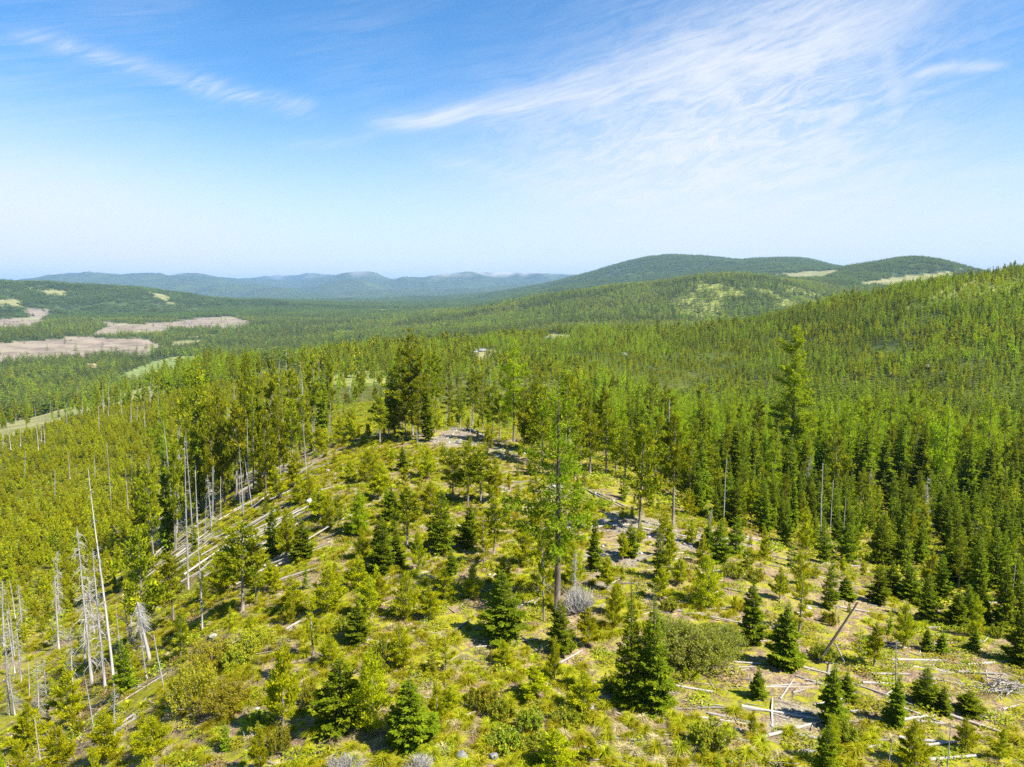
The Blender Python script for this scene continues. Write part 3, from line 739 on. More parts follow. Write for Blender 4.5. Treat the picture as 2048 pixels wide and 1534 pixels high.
# rocks
def rock_mesh(seed):
    g = np.random.default_rng(seed)
    n, m_ = 14, 9
    th = np.arange(n) * 2 * math.pi / n; ph = np.linspace(0.02, math.pi - 0.02, m_)
    T, P_ = np.meshgrid(th, ph); d = np.stack([np.cos(T) * np.sin(P_), np.sin(T) * np.sin(P_), np.cos(P_)], -1)
    r = np.ones(T.shape)
    for j in range(9):      # cut with planes for facets
        nn = unit(g.normal(0, 1, 3)); c = d @ nn; lim = g.uniform(0.55, 0.85)
        r = np.where(c > 0.05, np.minimum(r, lim / np.maximum(c, 0.05)), r)
    r *= 1 + g.normal(0, 0.03, T.shape)
    V = (d * r[..., None]).reshape(-1, 3); i = np.arange(n * m_).reshape(m_, n)
    F = np.stack([i[:-1], i[1:], np.roll(i, -1, 1)[1:], np.roll(i, -1, 1)[:-1]], -1).reshape(-1, 4)
    return mesh_from('boulder', V, F, [M['rock']])
ROCKS = [rock_mesh(400 + i) for i in range(5)]
PALEROCKS = [m_.copy() for m_ in ROCKS]
for m_ in PALEROCKS: m_.materials[0] = M['palerock']

# shrubs: a fan of stems with leaves towards their ends
def shrub_meshes(seed, H, rad, nst, nel, mat, ln, wd, bare=False):
    g = np.random.default_rng(seed)
    paths, ends = [], []
    for i in range(nst):
        ph = g.uniform(0, 6.28); rr_ = rad * math.sqrt(g.uniform(0, 1)); b0 = np.array([math.cos(ph), math.sin(ph), 0]) * rr_ * 0.35
        h = H * (1 - 0.55 * (rr_ / rad) ** 2) * g.uniform(0.7, 1.1)
        e = np.array([math.cos(ph) * rr_, math.sin(ph) * rr_, h]) + g.normal(0, 0.12, 3) * rad * 0.4
        ss = np.linspace(0, 1, 4)[:, None]
        Q = b0 + (e - b0) * ss + np.array([math.cos(ph), math.sin(ph), 0]) * (rr_ * 0.25) * np.sin(ss * math.pi) * 0.6
        paths.append((Q, np.array([0.022, 0.016, 0.011, 0.005]))); ends.append(Q)
        for j in range(2):
            m = g.integers(1, 3); Q2 = Q[m] + unit(e - b0 + g.normal(0, 0.6, 3) * H * 0.5) * H * g.uniform(0.25, 0.5) * np.linspace(0, 1, 3)[:, None]
            paths.append((Q2, np.array([0.012, 0.009, 0.004]))); ends.append(np.vstack([Q2, Q2[-1:]]))
    SV, SF = tubes(paths, 3)
    st = mesh_from('shrub_stems', SV, SF, [M['deadwood' if bare else 'greylog']])
    lf = None
    if nel:
        E = np.array(ends); b = g.integers(0, len(E), nel); s_ = 0.35 + 0.65 * g.uniform(0, 1, nel)
        f = s_ * 3; i0 = np.clip(f.astype(int), 0, 2); u = (f - i0)[:, None]
        pos = E[b, i0] * (1 - u) + E[b, i0 + 1] * u + g.normal(0, 0.09, (nel, 3)) * rad * 0.5
        pos[:, 2] = np.maximum(pos[:, 2], 0.05)
        dr = unit(g.normal(0, 0.7, (nel, 3)) + np.array([0, 0, 0.5])); sd_ = unit(np.cross(dr, g.normal(0, 0.6, (nel, 3)) + np.array([0, 0, 0.8])))
        sz = g.uniform(0.6, 1.4, nel)
        V, F = kites(pos, dr, sd_, ln * sz, wd * sz)
        lf = mesh_from('shrub_leaves', V, F, [M[mat]], {'tint': np.repeat(g.uniform(0, 1, nel), 4)})
    return st, lf
SH = {}
SH['willow'] = [shrub_meshes(500 + i, 2.3, 2.2, 120, 14000, 'willow', 0.13, 0.03) for i in range(2)]
SH['yellow'] = [shrub_meshes(510 + i, 1.9, 1.8, 80, 10000, 'yellowshrub', 0.12, 0.032) for i in range(3)]
SH['dead'] = [shrub_meshes(520, 1.5, 1.1, 170, 0, None, 0, 0, True)]
SH['low'] = [shrub_meshes(530 + i, 0.8, 0.9, 40, 2600, 'herb', 0.12, 0.035) for i in range(3)]

# ------------------------------------------------------------------ small growth and far woods: masses nobody could count
def hidden_collection(name, meshes):
    c = bpy.data.collections.new(name)
    for i, me in enumerate(meshes):
        o = bpy.data.objects.new('%s_%03d' % (name, i), me); c.objects.link(o)
    return c
def scatter(name, coll, P, rot, scl, idx_, label, cat=None):
    P = np.asarray(P, np.float32)
    me = bpy.data.meshes.new(name); me.vertices.add(len(P)); me.vertices.foreach_set('co', P.ravel())
    for an, typ, v in (('rot', 'FLOAT_VECTOR', rot), ('scl', 'FLOAT_VECTOR', scl)):
        a = me.attributes.new(an, typ, 'POINT'); a.data.foreach_set('vector', np.asarray(v, np.float32).ravel())
    a = me.attributes.new('pick', 'INT', 'POINT'); a.data.foreach_set('value', np.asarray(idx_, np.int32))
    o = link(name, me)
    ng = bpy.data.node_groups.new(name, 'GeometryNodeTree')
    ng.interface.new_socket('Geometry', in_out='INPUT', socket_type='NodeSocketGeometry')
    ng.interface.new_socket('Geometry', in_out='OUTPUT', socket_type='NodeSocketGeometry')
    gi = ng.nodes.new('NodeGroupInput'); go = ng.nodes.new('NodeGroupOutput')
    ip = ng.nodes.new('GeometryNodeInstanceOnPoints'); ci = ng.nodes.new('GeometryNodeCollectionInfo')
    ci.inputs['Collection'].default_value = coll; ci.inputs['Separate Children'].default_value = True; ci.inputs['Reset Children'].default_value = True
    ip.inputs['Pick Instance'].default_value = True
    def named(nm, typ):
        n = ng.nodes.new('GeometryNodeInputNamedAttribute'); n.data_type = typ; n.inputs['Name'].default_value = nm
        return n.outputs['Attribute']
    L = ng.links.new
    L(gi.outputs[0], ip.inputs['Points']); L(ci.outputs[0], ip.inputs['Instance'])
    L(named('pick', 'INT'), ip.inputs['Instance Index']); L(named('scl', 'FLOAT_VECTOR'), ip.inputs['Scale'])
    L(named('rot', 'FLOAT_VECTOR'), ip.inputs['Rotation']); L(ip.outputs[0], go.inputs[0])
    md = o.modifiers.new('scatter', 'NODES'); md.node_group = ng
    set_props(o, label, cat, kind='stuff')
    return o
def merged_tree(key, i, nel, sc, **over):
    """light version of a growth form as one mesh (crown and trunk), for the woods"""
    p = PR[key][i % len(PR[key])]; kw = dict(p.kw); kw.update(nel=nel, ln=kw['ln'] * sc, wd=kw['wd'] * sc * 1.25, limb=False, bare=0, nbr=min(kw['nbr'], 60)); kw.update(over)
    (CV, CF, ti), (TV, TF) = conifer(**kw)
    V = np.concatenate([CV, TV]); F = np.concatenate([CF, TF + len(CV)])
    return mesh_from(key + '_wood', V, F, [M[over.get('mat_', p.mat)] if False else M[p.mat], M[p.bark]], {'tint': np.concatenate([ti, np.zeros(len(TV))])},
                     midx=np.concatenate([np.zeros(len(CF), int), np.ones(len(TF), int)]))

# ------------------------------------------------------------------ things: every tree, dead tree, log, shrub and boulder near enough to tell apart
rng = np.random.default_rng(7)
ITEMS = []          # dicts that the labels are written from
OCC = []            # (x, y, radius) already taken
def root_empty(name, loc, rotz, scl, tilt=(0, 0)):
    o = bpy.data.objects.new(name, None); COL.objects.link(o)
    o.empty_display_size = 0.5
    o.location = loc; o.rotation_euler = (tilt[0], tilt[1], rotz); o.scale = scl
    return o
def register(o, kind, cat, look, x, y, z, H, label=None, lm=None, group=None, wpx=None):
    px, py, f = project(x, y, z); _, ty, _ = project(x, y, z + H)
    ITEMS.append(dict(o=o, kind=kind, cat=cat, look=look, px=float(px), by=float(py), ty=float(ty), my=float(py) * .6 + float(ty) * .4, label=label, lm=lm, group=group, H=H))
def put_tree(key, x, y, H, width=None, var=None, rotz=None, label=None, lm=None, tilt=None, look=None, z=None):
    """H: height in metres; width: crown width in metres"""
    lst = PR[key]; p = lst[(var if var is not None else int(rng.integers(0, 1000))) % len(lst)]
    z = float(height(x, y)) if z is None else z
    s = H / p.H
    if width: w_ = width / (2 * p.rad * 1.22)
    else: w_ = s * rng.uniform(0.70, 0.95)
    rz = rng.uniform(0, 6.28) if rotz is None else rotz
    tl = tilt if tilt else (rng.normal(0, .03), rng.normal(0, .03))
    kind = p.kind
    o = root_empty(kind, (x, y, z), rz, (w_, w_, s), tl)
    link('trunk', p.trunk, o); link('crown', p.crown, o)
    OCC.append((x, y, max(0.5, p.rad * w_)))
    register(o, kind, {'fir_tree': 'fir tree', 'pine_tree': 'pine tree', 'larch_tree': 'larch tree', 'dead_tree': 'dead tree'}[kind], look or p.look, x, y, z, H, label, lm)
    return o
def tree_px(key, px, by, ty, wpx=None, r=None, **kw):
    """place by the foot and the top seen in the photograph; r overrides the distance when the foot is hidden"""
    if r is None: x, y, z = ground_at(px, by)
    else:
        a, _ = pix_ang(px, by); x, y = r * math.sin(a), r * math.cos(a); z = float(height(x, y))
    H = z_for_row(x, y, ty) - z
    width = wpx / FPX * y * 1.04 if wpx else None
    return put_tree(key, x, y, max(H, 0.8), width, z=z, **kw)
def dead_px(key, px, by, tx, ty, var=None, label=None, lm=None, r=None, look=None, lsc=1.0):
    lst = SN[key]; s = lst[(var if var is not None else int(rng.integers(0, 1000))) % len(lst)]
    if r is None: x, y, z = ground_at(px, by)
    else:
        a, _ = pix_ang(px, by); x, y = r * math.sin(a), r * math.cos(a); z = float(height(x, y))
    H = max(z_for_row(x, y, ty) - z, 0.5)
    # lean sideways so that the top stands over its own column
    xt = (tx - 1024.0) / FPX * (y * math.cos(PITCH) - (z + H - CAMZ) * math.sin(PITCH))
    tilt = math.atan2(xt - x, H); L = math.hypot(H, xt - x)
    f = L / s.H
    o = root_empty('dead_tree', (x, y, z), 0.0, (f ** .5 * lsc * .72, f ** .5 * lsc * .72, f), (rng.normal(0, .02), tilt))
    link('trunk', s.trunk, o); b = link('twigs', s.twigs, o); b['kind'] = 'stuff'
    OCC.append((x, y, 0.5))
    register(o, 'dead_tree', 'dead tree', look or s.look, x, y, z, H, label, lm)
    return o
def put_log(A, B, rad, label=None, lm=None, me=None, lift=0.6, name='fallen_log', look=None):
    A = Vector(A); B = Vector(B); d = B - A
    o = bpy.data.objects.new(name, me or LOGS[int(rng.integers(0, len(LOGS)))]); COL.objects.link(o)
    o.rotation_euler = d.to_track_quat('X', 'Z').to_euler(); o.location = A + Vector((0, 0, rad * lift)); o.scale = (d.length, rad, rad)
    c = (A + B) / 2
    lk = look or (('long ' if d.length > 5.5 else 'short ' if d.length < 2.2 else '') + ('thick ' if rad > 0.15 else 'thin ' if rad < 0.085 else '') + ('grey fallen log' if o.data.materials[0] is M['greylog'] else 'pale bleached log'))
    px, py, f = project(*c)
    ITEMS.append(dict(o=o, kind='fallen_log', cat='log', look=lk, px=float(px), by=float(py), ty=float(py), my=float(py), label=label, lm=lm, group=None, H=d.length))
    return o
def log_px(p0, p1, wpx, **kw):
    A = ground_at(*p0); B = ground_at(*p1)
    dist = math.hypot(A[0], A[1], A[2] - CAMZ)
    return put_log(A, B, max(wpx * .64 / 2 / FPX * dist, 0.035), **kw)

# --- the trees one can name in the photograph: (form, foot column, foot row, top row, crown width in pixels)
tree_px('heroLarch', 1115, 1225, 752, 180, var=0, rotz=0.4, tilt=(0, -0.004), lm='the lone tall larch', label='lone tall bright green larch with a long dark bare lower trunk, mid slope')
tree_px('heroLarch', 1578, 975, 650, 78, var=1, rotz=1.0, tilt=(0, 0.01), lm='the towering larch', label='towering feathery larch standing high above the wood on the east side')
tree_px('larch', 1028, 888, 672, 72, var=0, rotz=2.2, lm='the one-sided larch', label='larch with bare pale trunk and flat side branches beside the ridge-top log')
tree_px('heroTwin', 1262, 1412, 1158, 105, rotz=0.0, lm='the twin spire firs', label='slimmer western spire of the two joined firs with dark skirts')
tree_px('heroTwin', 1308, 1414, 1172, 125, rotz=2.0, label='broader eastern spire of the two joined firs with dark skirts')
tree_px('fir', 682, 1458, 1318, 150, var=2, lm='the clump of three firs', label='westernmost dense fir of the clump of three low on the slope')
tree_px('pine', 745, 1462, 1300, 125, var=2, label='tall yellow-green pine in the middle of the clump of three')
tree_px('fir', 822, 1492, 1356, 138, var=0, label='easternmost broad fir of the clump of three low on the slope')
tree_px('fir', 1012, 1278, 1138, 112, var=0, lm='the broad mid-slope fir', label='broad layered dark fir just west of the lone tall larch')
tree_px('fir', 1120, 1304, 1200, 66, var=4)
tree_px('pine', 1176, 1292, 1212, 62, var=1)
tree_px('pine', 1166, 1424, 1338, 84, var=0)
tree_px('pine', 1066, 1398, 1330, 74, var=3)
tree_px('pine', 1112, 1542, 1456, 96, var=5)
tree_px('fir', 1505, 1284, 1150, 66, var=3, lm='the fir by the willow', label='narrow dark fir standing just behind the east end of the willow thicket')
tree_px('pine', 1416, 1218, 1112, 84, var=2)
tree_px('fir', 1515, 1398, 1330, 42, var=1)
tree_px('fir', 1566, 1335, 1198, 84, var=3)
tree_px('sapling', 1598, 1268, 1148, 52, var=0)
tree_px('fir', 1662, 1448, 1318, 68, var=3, lm='the small spire fir', label='small spire fir with a wide skirt near two smaller companions and pale logs')
tree_px('fir', 1692, 1398, 1342, 46, var=1)
tree_px('fir', 1790, 1452, 1345, 54, var=3)
tree_px('fir', 1850, 1412, 1332, 64, var=2)
tree_px('fir', 1884, 1428, 1370, 46, var=1)
tree_px('fir', 1936, 1428, 1382, 66, var=2, lm='the squat eastern fir', label='squat rounded fir in the open grass below the branch heap')
tree_px('pine', 1748, 1334, 1238, 56, var=3)
tree_px('sapling', 1718, 1334, 1258, 44, var=1)
tree_px('pine', 1806, 1298, 1196, 56, var=4)
for i, (a, b, c, d) in enumerate([(1855, 1242, 1148, 62), (1910, 1254, 1172, 52), (1934, 1240, 1168, 48), (1965, 1252, 1190, 46), (1758, 1208, 1132, 52), (1820, 1204, 1128, 60), (1784, 1192, 1120, 50), (1655, 1215, 1118, 44), (1692, 1200, 1150, 44),
        (1990, 1180, 1060, 66), (1960, 1160, 1062, 60), (2040, 1330, 1215, 70), (2046, 1260, 1170, 60), (1905, 1165, 1090, 60), (1880, 1200, 1110, 56)]): tree_px('fir', a, b, c, d, var=i)
for i, (a, b, c, d) in enumerate([(1852, 1302, 1252, 30), (1882, 1306, 1262, 30), (1946, 1304, 1256, 34), (1452, 1300, 1250, 30)]): tree_px('fir', a, b, c, d, var=3)
tree_px('pine', 1830, 1536, 1438, 76, var=1)
tree_px('pine', 1930, 1500, 1432, 60, var=4)
tree_px('pine', 655, 1226, 1132, 90, var=2)
tree_px('pine', 738, 1238, 1150, 64, var=0)
tree_px('pine', 810, 1240, 1146, 76, var=2)
tree_px('fir', 716, 1288, 1194, 62, var=1)
tree_px('pine', 800, 1334, 1246, 72, var=4)
tree_px('sapling', 865, 1350, 1306, 34, var=1)
tree_px('sapling', 892, 1348, 1272, 40, var=2)
tree_px('sapling', 627, 1316, 1190, 46, var=2)
tree_px('pine', 566, 1462, 1286, 84, var=3, lm='the dead-footed pine', label='pine with a thin green top and grey dead lower branches')
tree_px('pine', 305, 1516, 1436, 100, var=2)
tree_px('pine', 142, 1444, 1334, 78, var=5, lm='the golden pine', label='dense golden-green pine lit brightly among the grey dead poles')
tree_px('pine', 215, 1520, 1420, 90, var=0)
tree_px('pine', 60, 1500, 1400, 80, var=1)
tree_px('pine', 120, 1540, 1450, 90, var=4)
tree_px('leggy', 290, 1296, 1056, 108, var=2, lm='the shaggy lower pine', label='large shaggy pine with grey bare trunk among the western dead poles')
tree_px('leggy', 348, 1246, 1104, 76, var=0)
tree_px('leggy', 486, 1226, 1046, 96, var=1)
tree_px('leggy', 513, 1210, 1086, 62, var=0)
tree_px('pine', 440, 1186, 1100, 56, var=0)
tree_px('fir', 546, 1116, 1004, 46, var=3, lm='the narrow western fir', label='narrow dark fir beside two pines on the western side of the ridge')
tree_px('pine', 574, 1116, 1014, 52, var=1)
tree_px('fir', 606, 1120, 1036, 56, var=4)
tree_px('younglarch', 715, 1070, 980, 62, var=1, lm='the lone young larch', label='fresh green young larch alone amid brown ground on the upper slope')
tree_px('leggy', 815, 1096, 976, 64, var=1)
tree_px('fir', 786, 1040, 970, 46, var=3)
tree_px('fir', 764, 1150, 1040, 66, var=0, lm='the paired upper firs', label='western and taller of two firs standing close together on the upper slope')
tree_px('fir', 794, 1134, 1052, 52, var=1)
tree_px('fir', 884, 1106, 980, 78, var=2, lm='the full mid-ridge fir', label='full dark fir in the middle of the ridge, below the leggy pine group')
tree_px('fir', 936, 1096, 1006, 66, var=0)
tree_px('leggy', 906, 1000, 896, 56, var=2); tree_px('leggy', 936, 1016, 884, 66, var=0); tree_px('leggy', 962, 1010, 900, 60, var=1); tree_px('pine', 985, 1004, 912, 50, var=1)
tree_px('pine', 856, 960, 890, 46, var=4); tree_px('fir', 808, 940, 890, 30, var=3); tree_px('pine', 862, 1030, 960, 54, var=0)
tree_px('fir', 904, 1150, 1100, 34, var=4)
tree_px('leggy', 988, 1112, 1006, 56, var=1); tree_px('sapling', 968, 1132, 1030, 50, var=0)
tree_px('sapling', 1088, 1242, 1036, 46, var=1, look='slim half-dead pine')
for i, (a, b, c, d) in enumerate([(600, 1010, 948, 46), (640, 1040, 968, 60), (660, 1060, 990, 50), (590, 975, 900, 46), (620, 1000, 940, 36), (556, 1000, 930, 50), (530, 985, 900, 60), (700, 960, 918, 30), (735, 965, 900, 52), (760, 1000, 925, 56),
        (745, 950, 890, 44), (680, 890, 830, 40), (640, 905, 850, 44), (705, 870, 815, 36), (650, 860, 800, 40), (770, 985, 940, 36), (720, 1180, 1110, 60), (760, 1210, 1150, 50), (585, 1220, 1150, 66), (540, 1180, 1120, 60), (500, 1290, 1230, 60),
        (460, 1180, 1110, 54), (860, 1240, 1170, 66), (890, 1200, 1130, 54), (1050, 1130, 1050, 56), (1130, 1120, 1040, 50), (1150, 1170, 1090, 52), (1215, 1180, 1110, 50), (1235, 1230, 1160, 48), (1320, 1200, 1130, 50), (1180, 1060, 990, 44),
        (1010, 1180, 1110, 56), (945, 1200, 1130, 54), (1245, 1120, 1060, 40), (1360, 1170, 1110, 46), (1300, 1290, 1240, 40), (1600, 1170, 1100, 48), (1560, 1200, 1130, 44), (660, 1330, 1270, 60), (1180, 1520, 1470, 50), (900, 1420, 1370, 50), (1010, 1330, 1280, 44)]): tree_px('pine', a, b, c, d, var=i)
# ridge-top clump and the group west of it
CL = [('oldpine', 826, 874, 656, 62, 4), ('oldpine', 800, 866, 684, 62, 1), ('oldpine', 846, 874, 696, 56, 0), ('oldpine', 862, 872, 704, 52, 2), ('leggy', 812, 878, 764, 72, 0), ('leggy', 836, 884, 756, 72, 2), ('spire', 858, 884, 760, 36, 3),
      ('oldpine', 873, 850, 700, 46, 3), ('leggy', 760, 888, 790, 58, 1), ('leggy', 778, 876, 780, 50, 0), ('broad', 790, 872, 740, 70, 2), ('oldpine', 900, 850, 760, 40, 1), ('leggy', 920, 856, 770, 46, 2), ('leggy', 945, 850, 748, 48, 1), ('oldpine', 965, 860, 742, 44, 2), ('leggy', 985, 868, 770, 46, 0), ('leggy', 1000, 880, 790, 44, 1)]
for i, (k, a, b, c, d, v) in enumerate(CL):
    kw = {}
    if i == 0: kw = dict(lm='the ridge-top pine clump', label='tallest pine of the clump crowning the ridge top')
    tree_px(k, a, b, c, d * .8, var=v, **kw)
WG = [('broad', 392, 925, 712, 128, 0, 118), ('broad', 488, 930, 698, 70, 1, 118), ('oldpine', 520, 925, 738, 52, 1, 112), ('oldpine', 545, 920, 722, 56, 0, 110), ('oldpine', 566, 915, 742, 54, 2, 108), ('oldpine', 588, 905, 700, 48, 4, 112), ('oldpine', 628, 880, 712, 46, 3, 116),
      ('oldpine', 660, 850, 712, 30, 3, 130), ('leggy', 446, 935, 790, 70, 0, 106), ('leggy', 425, 940, 800, 66, 2, 104), ('leggy', 470, 940, 806, 66, 1, 102), ('oldpine', 505, 935, 770, 54, 2, 104), ('leggy', 530, 950, 820, 60, 0, 96), ('leggy', 560, 945, 800, 62, 2, 98), ('leggy', 585, 930, 800, 56, 1, 100),
      ('broad', 440, 930, 760, 60, 2, 114), ('leggy', 365, 945, 830, 60, 2, 108), ('spire', 330, 980, 870, 46, 1, 100), ('fir', 285, 1015, 924, 60, 0, 98), ('leggy', 302, 1010, 940, 62, 1, 95), ('leggy', 345, 990, 880, 60, 0, 98), ('younglarch', 455, 920, 770, 50, 0, 124), ('larch', 320, 870, 770, 50, 1, 190), ('leggy', 610, 900, 790, 50, 0, 106), ('spire', 640, 870, 740, 40, 0, 120)]
for i, (k, a, b, c, d, v, r_) in enumerate(WG):
    kw = {}
    if i == 0: kw = dict(lm='the old broad fir', label='old broad fir with tiered olive branches, biggest crown on the western rim')
    if i == 1: kw = dict(lm='the pointed rim fir', label='pointed dark fir rising highest beside the old broad fir')
    if i == 7: kw = dict(label='bare-stemmed pine with only a small tuft of crown, against the valley')
    tree_px(k, a, b, c, d * .85, var=v, r=r_, **kw)
# the eastern slope
EASTLM = {(1278, 1064): ('the leaning ridge pine', 'pine with a bare leaning trunk and dark crown beside the long pale log'), (1346, 1058): ('the long-legged pine', 'slender pine with a very long bare trunk, east of the leaning ridge pine'),
          (1188, 1144): ('the thin column fir', 'thin column-shaped fir standing alone east of the lone tall larch'), (1440, 1124): ('the edge fir', 'bushy fir at the edge of the eastern wood near the crook-topped pole'),
          (1832, 1010): ('the dark eastern spire', 'tall dark spire fir rising from the middle of the eastern wood'), (1968, 1030): ('the outer eastern spire', 'dark spire fir near the east border of the photo'),
          (1605, 1000): ('the spire below the larch', 'dark spire fir right below the towering larch')}
for k, a, b, c, d, v in [('leggy', 1278, 1064, 850, 78, 0), ('oldpine', 1346, 1058, 826, 66, 3), ('spire', 1188, 1144, 1036, 32, 0), ('fir', 1262, 1114, 1044, 44, 4), ('fir', 1440, 1124, 1040, 60, 0), ('fir', 1416, 1100, 1040, 40, 1), ('fir', 1470, 1110, 1030, 46, 2),
        ('oldpine', 1212, 950, 804, 56, 0), ('oldpine', 1232, 945, 830, 44, 4), ('leggy', 1180, 950, 820, 60, 1), ('leggy', 1150, 960, 830, 60, 0), ('broad', 1064, 905, 752, 62, 1), ('leggy', 1048, 905, 775, 50, 2), ('leggy', 1085, 930, 770, 66, 0), ('leggy', 1250, 960, 850, 56, 2),
        ('leggy', 1310, 980, 860, 60, 1), ('leggy', 1380, 1000, 880, 62, 0), ('spire', 1400, 1010, 860, 44, 1), ('oldpine', 1330, 930, 770, 50, 0), ('leggy', 1420, 1000, 890, 60, 2)]:
    q_ = EASTLM.get((a, b), (None, None)); tree_px(k, a, b, c, d, var=v, lm=q_[0], label=q_[1])
for a, b, c, d, v in [(1832, 1010, 842, 46, 0), (1926, 1020, 860, 50, 1), (1968, 1030, 868, 46, 2), (1985, 1010, 872, 40, 3), (1726, 1000, 826, 48, 1), (1770, 1000, 866, 40, 0), (1605, 1000, 866, 42, 2), (1640, 1000, 862, 42, 3), (1500, 980, 850, 44, 1), (1465, 985, 840, 40, 0), (1545, 990, 900, 46, 2)]:
    q_ = EASTLM.get((a, b), (None, None)); tree_px('spire', a, b, c, d, var=v, lm=q_[0], label=q_[1])

# --- dead trees
DEAD = [('twiggy', 118, 1300, 105, 1152), ('twiggy', 184, 1368, 150, 1052), ('twiggy', 211, 1384, 176, 1098), ('pole', 229, 1372, 167, 940), ('pole', 245, 1342, 228, 1206), ('bare', 333, 1402, 302, 1270), ('pole', 294, 1358, 270, 1236), ('pole', 405, 1262, 392, 1052), ('pole', 377, 1180, 362, 872),
        ('twiggy', 20, 1432, 3, 1268), ('bare', 60, 1402, 54, 1326), ('bare', 82, 1530, 62, 1440), ('twiggy', 8, 1300, 0, 1160),
        ('bare', 224, 1022, 213, 886), ('pole', 262, 1002, 261, 905), ('pole', 258, 1046, 250, 935), ('bare', 75, 1036, 74, 1004), ('pole', 345, 1020, 331, 840), ('pole', 328, 1042, 322, 912), ('pole', 386, 1084, 371, 860), ('bare', 330, 1090, 328, 1000), ('bare', 414, 972, 410, 880), ('bare', 430, 1030, 428, 922),
        ('bare', 442, 1042, 439, 952), ('twiggy', 471, 965, 465, 806), ('bare', 476, 1008, 475, 940), ('pole', 487, 1036, 485, 970), ('pole', 497, 1004, 494, 836), ('bare', 615, 975, 604, 848), ('pole', 628, 868, 622, 752), ('bare', 637, 864, 632, 798), ('pole', 575, 870, 572, 700), ('pole', 600, 860, 598, 720),
        ('bare', 1447, 1058, 1450, 916), ('lacy', 1418, 1074, 1420, 1018), ('bare', 1640, 1118, 1640, 926), ('lacy', 1613, 1015, 1617, 908), ('bare', 1660, 1074, 1665, 960), ('bare', 1686, 1090, 1688, 996), ('twiggy', 1738, 1015, 1740, 940), ('twiggy', 1850, 1080, 1852, 952), ('bare', 2022, 1224, 2025, 1128), ('bare', 2026, 1222, 2052, 1150),
        ('bare', 1895, 1540, 1899, 1452), ('lacy', 1150, 1194, 1148, 1098), ('twiggy', 1085, 1200, 1084, 1060), ('bare', 1792, 1372, 1791, 1282), ('bare', 1775, 1540, 1780, 1478), ('pole', 893, 850, 893, 772), ('pole', 982, 850, 982, 740), ('bare', 957, 840, 956, 770), ('pole', 1212, 930, 1208, 850), ('bare', 1337, 985, 1336, 800),
        ('bare', 1480, 1000, 1478, 930), ('lacy', 700, 810, 699, 752), ('bare', 1232, 945, 1231, 870), ('bare', 940, 870, 941, 812), ('lacy', 835, 890, 833, 860)]
for i, (k, a, b, c, d) in enumerate(DEAD):
    kw = {}
    if i == 3: kw = dict(lm='the tallest dead pole', label='tallest and slenderest dead pole on the west slope, leaning outward')
    if i == 33: kw = dict(lm='the crook-topped pole', label='straight grey dead pole with a crooked top, east of the ridge')
    if i == 43: kw = dict(lm='the lone grey post tree', label='short grey dead pole nearest the camera in the lower east corner')
    if i == 24: kw = dict(lm='the silver rim snag', label='big silver-grey dead tree thick with twigs on the western rim')
    if (a, b) == (1738, 1015): kw = dict(lm='the twiggy eastern snag', label='twiggy grey dead tree deep in the eastern wood, beneath the spire firs')
    if (a, b) == (2022, 1224): kw = dict(lm='the forked edge poles', label='upright one of two crossing dead poles at the east border')
    if (a, b) == (1613, 1015): kw = dict(lm='the lacy eastern snag', label='lacy grey dead fir below the towering larch')
    if (a, b) == (224, 1022): kw = dict(lm='the pole among young pines', label='bare grey pole rising alone out of the young pine slope')
    if (a, b) == (615, 975): kw = dict(lm='the white ridge pole', label='tall white dead pole standing clear on the west side of the ridge crest')
    if (a, b) == (20, 1432): kw = dict(lm='the low western snag', label='twiggy dead tree at the west border, low on the slope')
    if i == 35: kw = dict(lm='the tall eastern dead pole', label='tall bare dead pole standing in front of the eastern young firs')
    dead_px(k, a, b, c, d, var=i, **kw)
dead_px('broom', 300, 1322, 272, 1204, lm='the tangled dead stump', label='thick bleached dead stump under a tangle of drooping twigs')
for (a, b, c, d) in [(6, 906, 4, 862), (22, 901, 16, 840), (41, 893, 39, 835), (77, 902, 72, 810), (83, 884, 80, 832), (90, 889, 87, 832), (31, 842, 28, 800), (100, 839, 99, 800), (134, 849, 133, 804), (155, 824, 154, 770), (165, 837, 163, 780), (199, 867, 195, 812), (207, 839, 206, 760),
                     (217, 834, 215, 764), (244, 842, 242, 774), (262, 847, 262, 800), (274, 854, 273, 800), (290, 862, 290, 800), (300, 817, 299, 760), (318, 849, 318, 780), (140, 960, 139, 900), (110, 1000, 108, 940), (190, 960, 188, 905), (50, 960, 49, 900)]:
    kw = dict(lm='the tall far pole', label='tallest grey pole of the far west border, above the young pines') if a == 77 else dict(lm='the brown far pole', label='grey dead pole on the far young pine slope, half way to the old broad fir') if a == 199 else {}
    dead_px('pole' if rng.uniform() < .7 else 'bare', a, b, c, d, lsc=1.35, **kw)
g_ = np.random.default_rng(91)
for i in range(46):
    px_ = g_.uniform(285, 520); by_ = 1085 - (px_ - 285) * .62 + g_.uniform(-70, 75)
    if by_ > 1120 or by_ < 885: continue
    h_ = g_.uniform(45, 150)
    dead_px(['pole', 'bare', 'twiggy', 'pole'][i % 4], px_, by_, px_ - h_ * .045 + g_.normal(0, 5), by_ - h_, var=i)
for i in range(20):
    px_ = g_.uniform(490, 690); by_ = g_.uniform(845, 930) - (px_ > 620) * 25; h_ = g_.uniform(70, 165)
    dead_px(['pole', 'bare', 'pole', 'lacy'][i % 4], px_, by_, px_ + g_.normal(-2, 4), by_ - h_, var=i)
for i in range(16):
    px_ = g_.uniform(20, 330); by_ = g_.uniform(1230, 1500); h_ = g_.uniform(80, 170)
    dead_px(['twiggy', 'pole', 'twiggy', 'lacy'][i % 4], px_, by_, px_ - h_ * .1 + g_.normal(0, 6), by_ - h_, var=i)
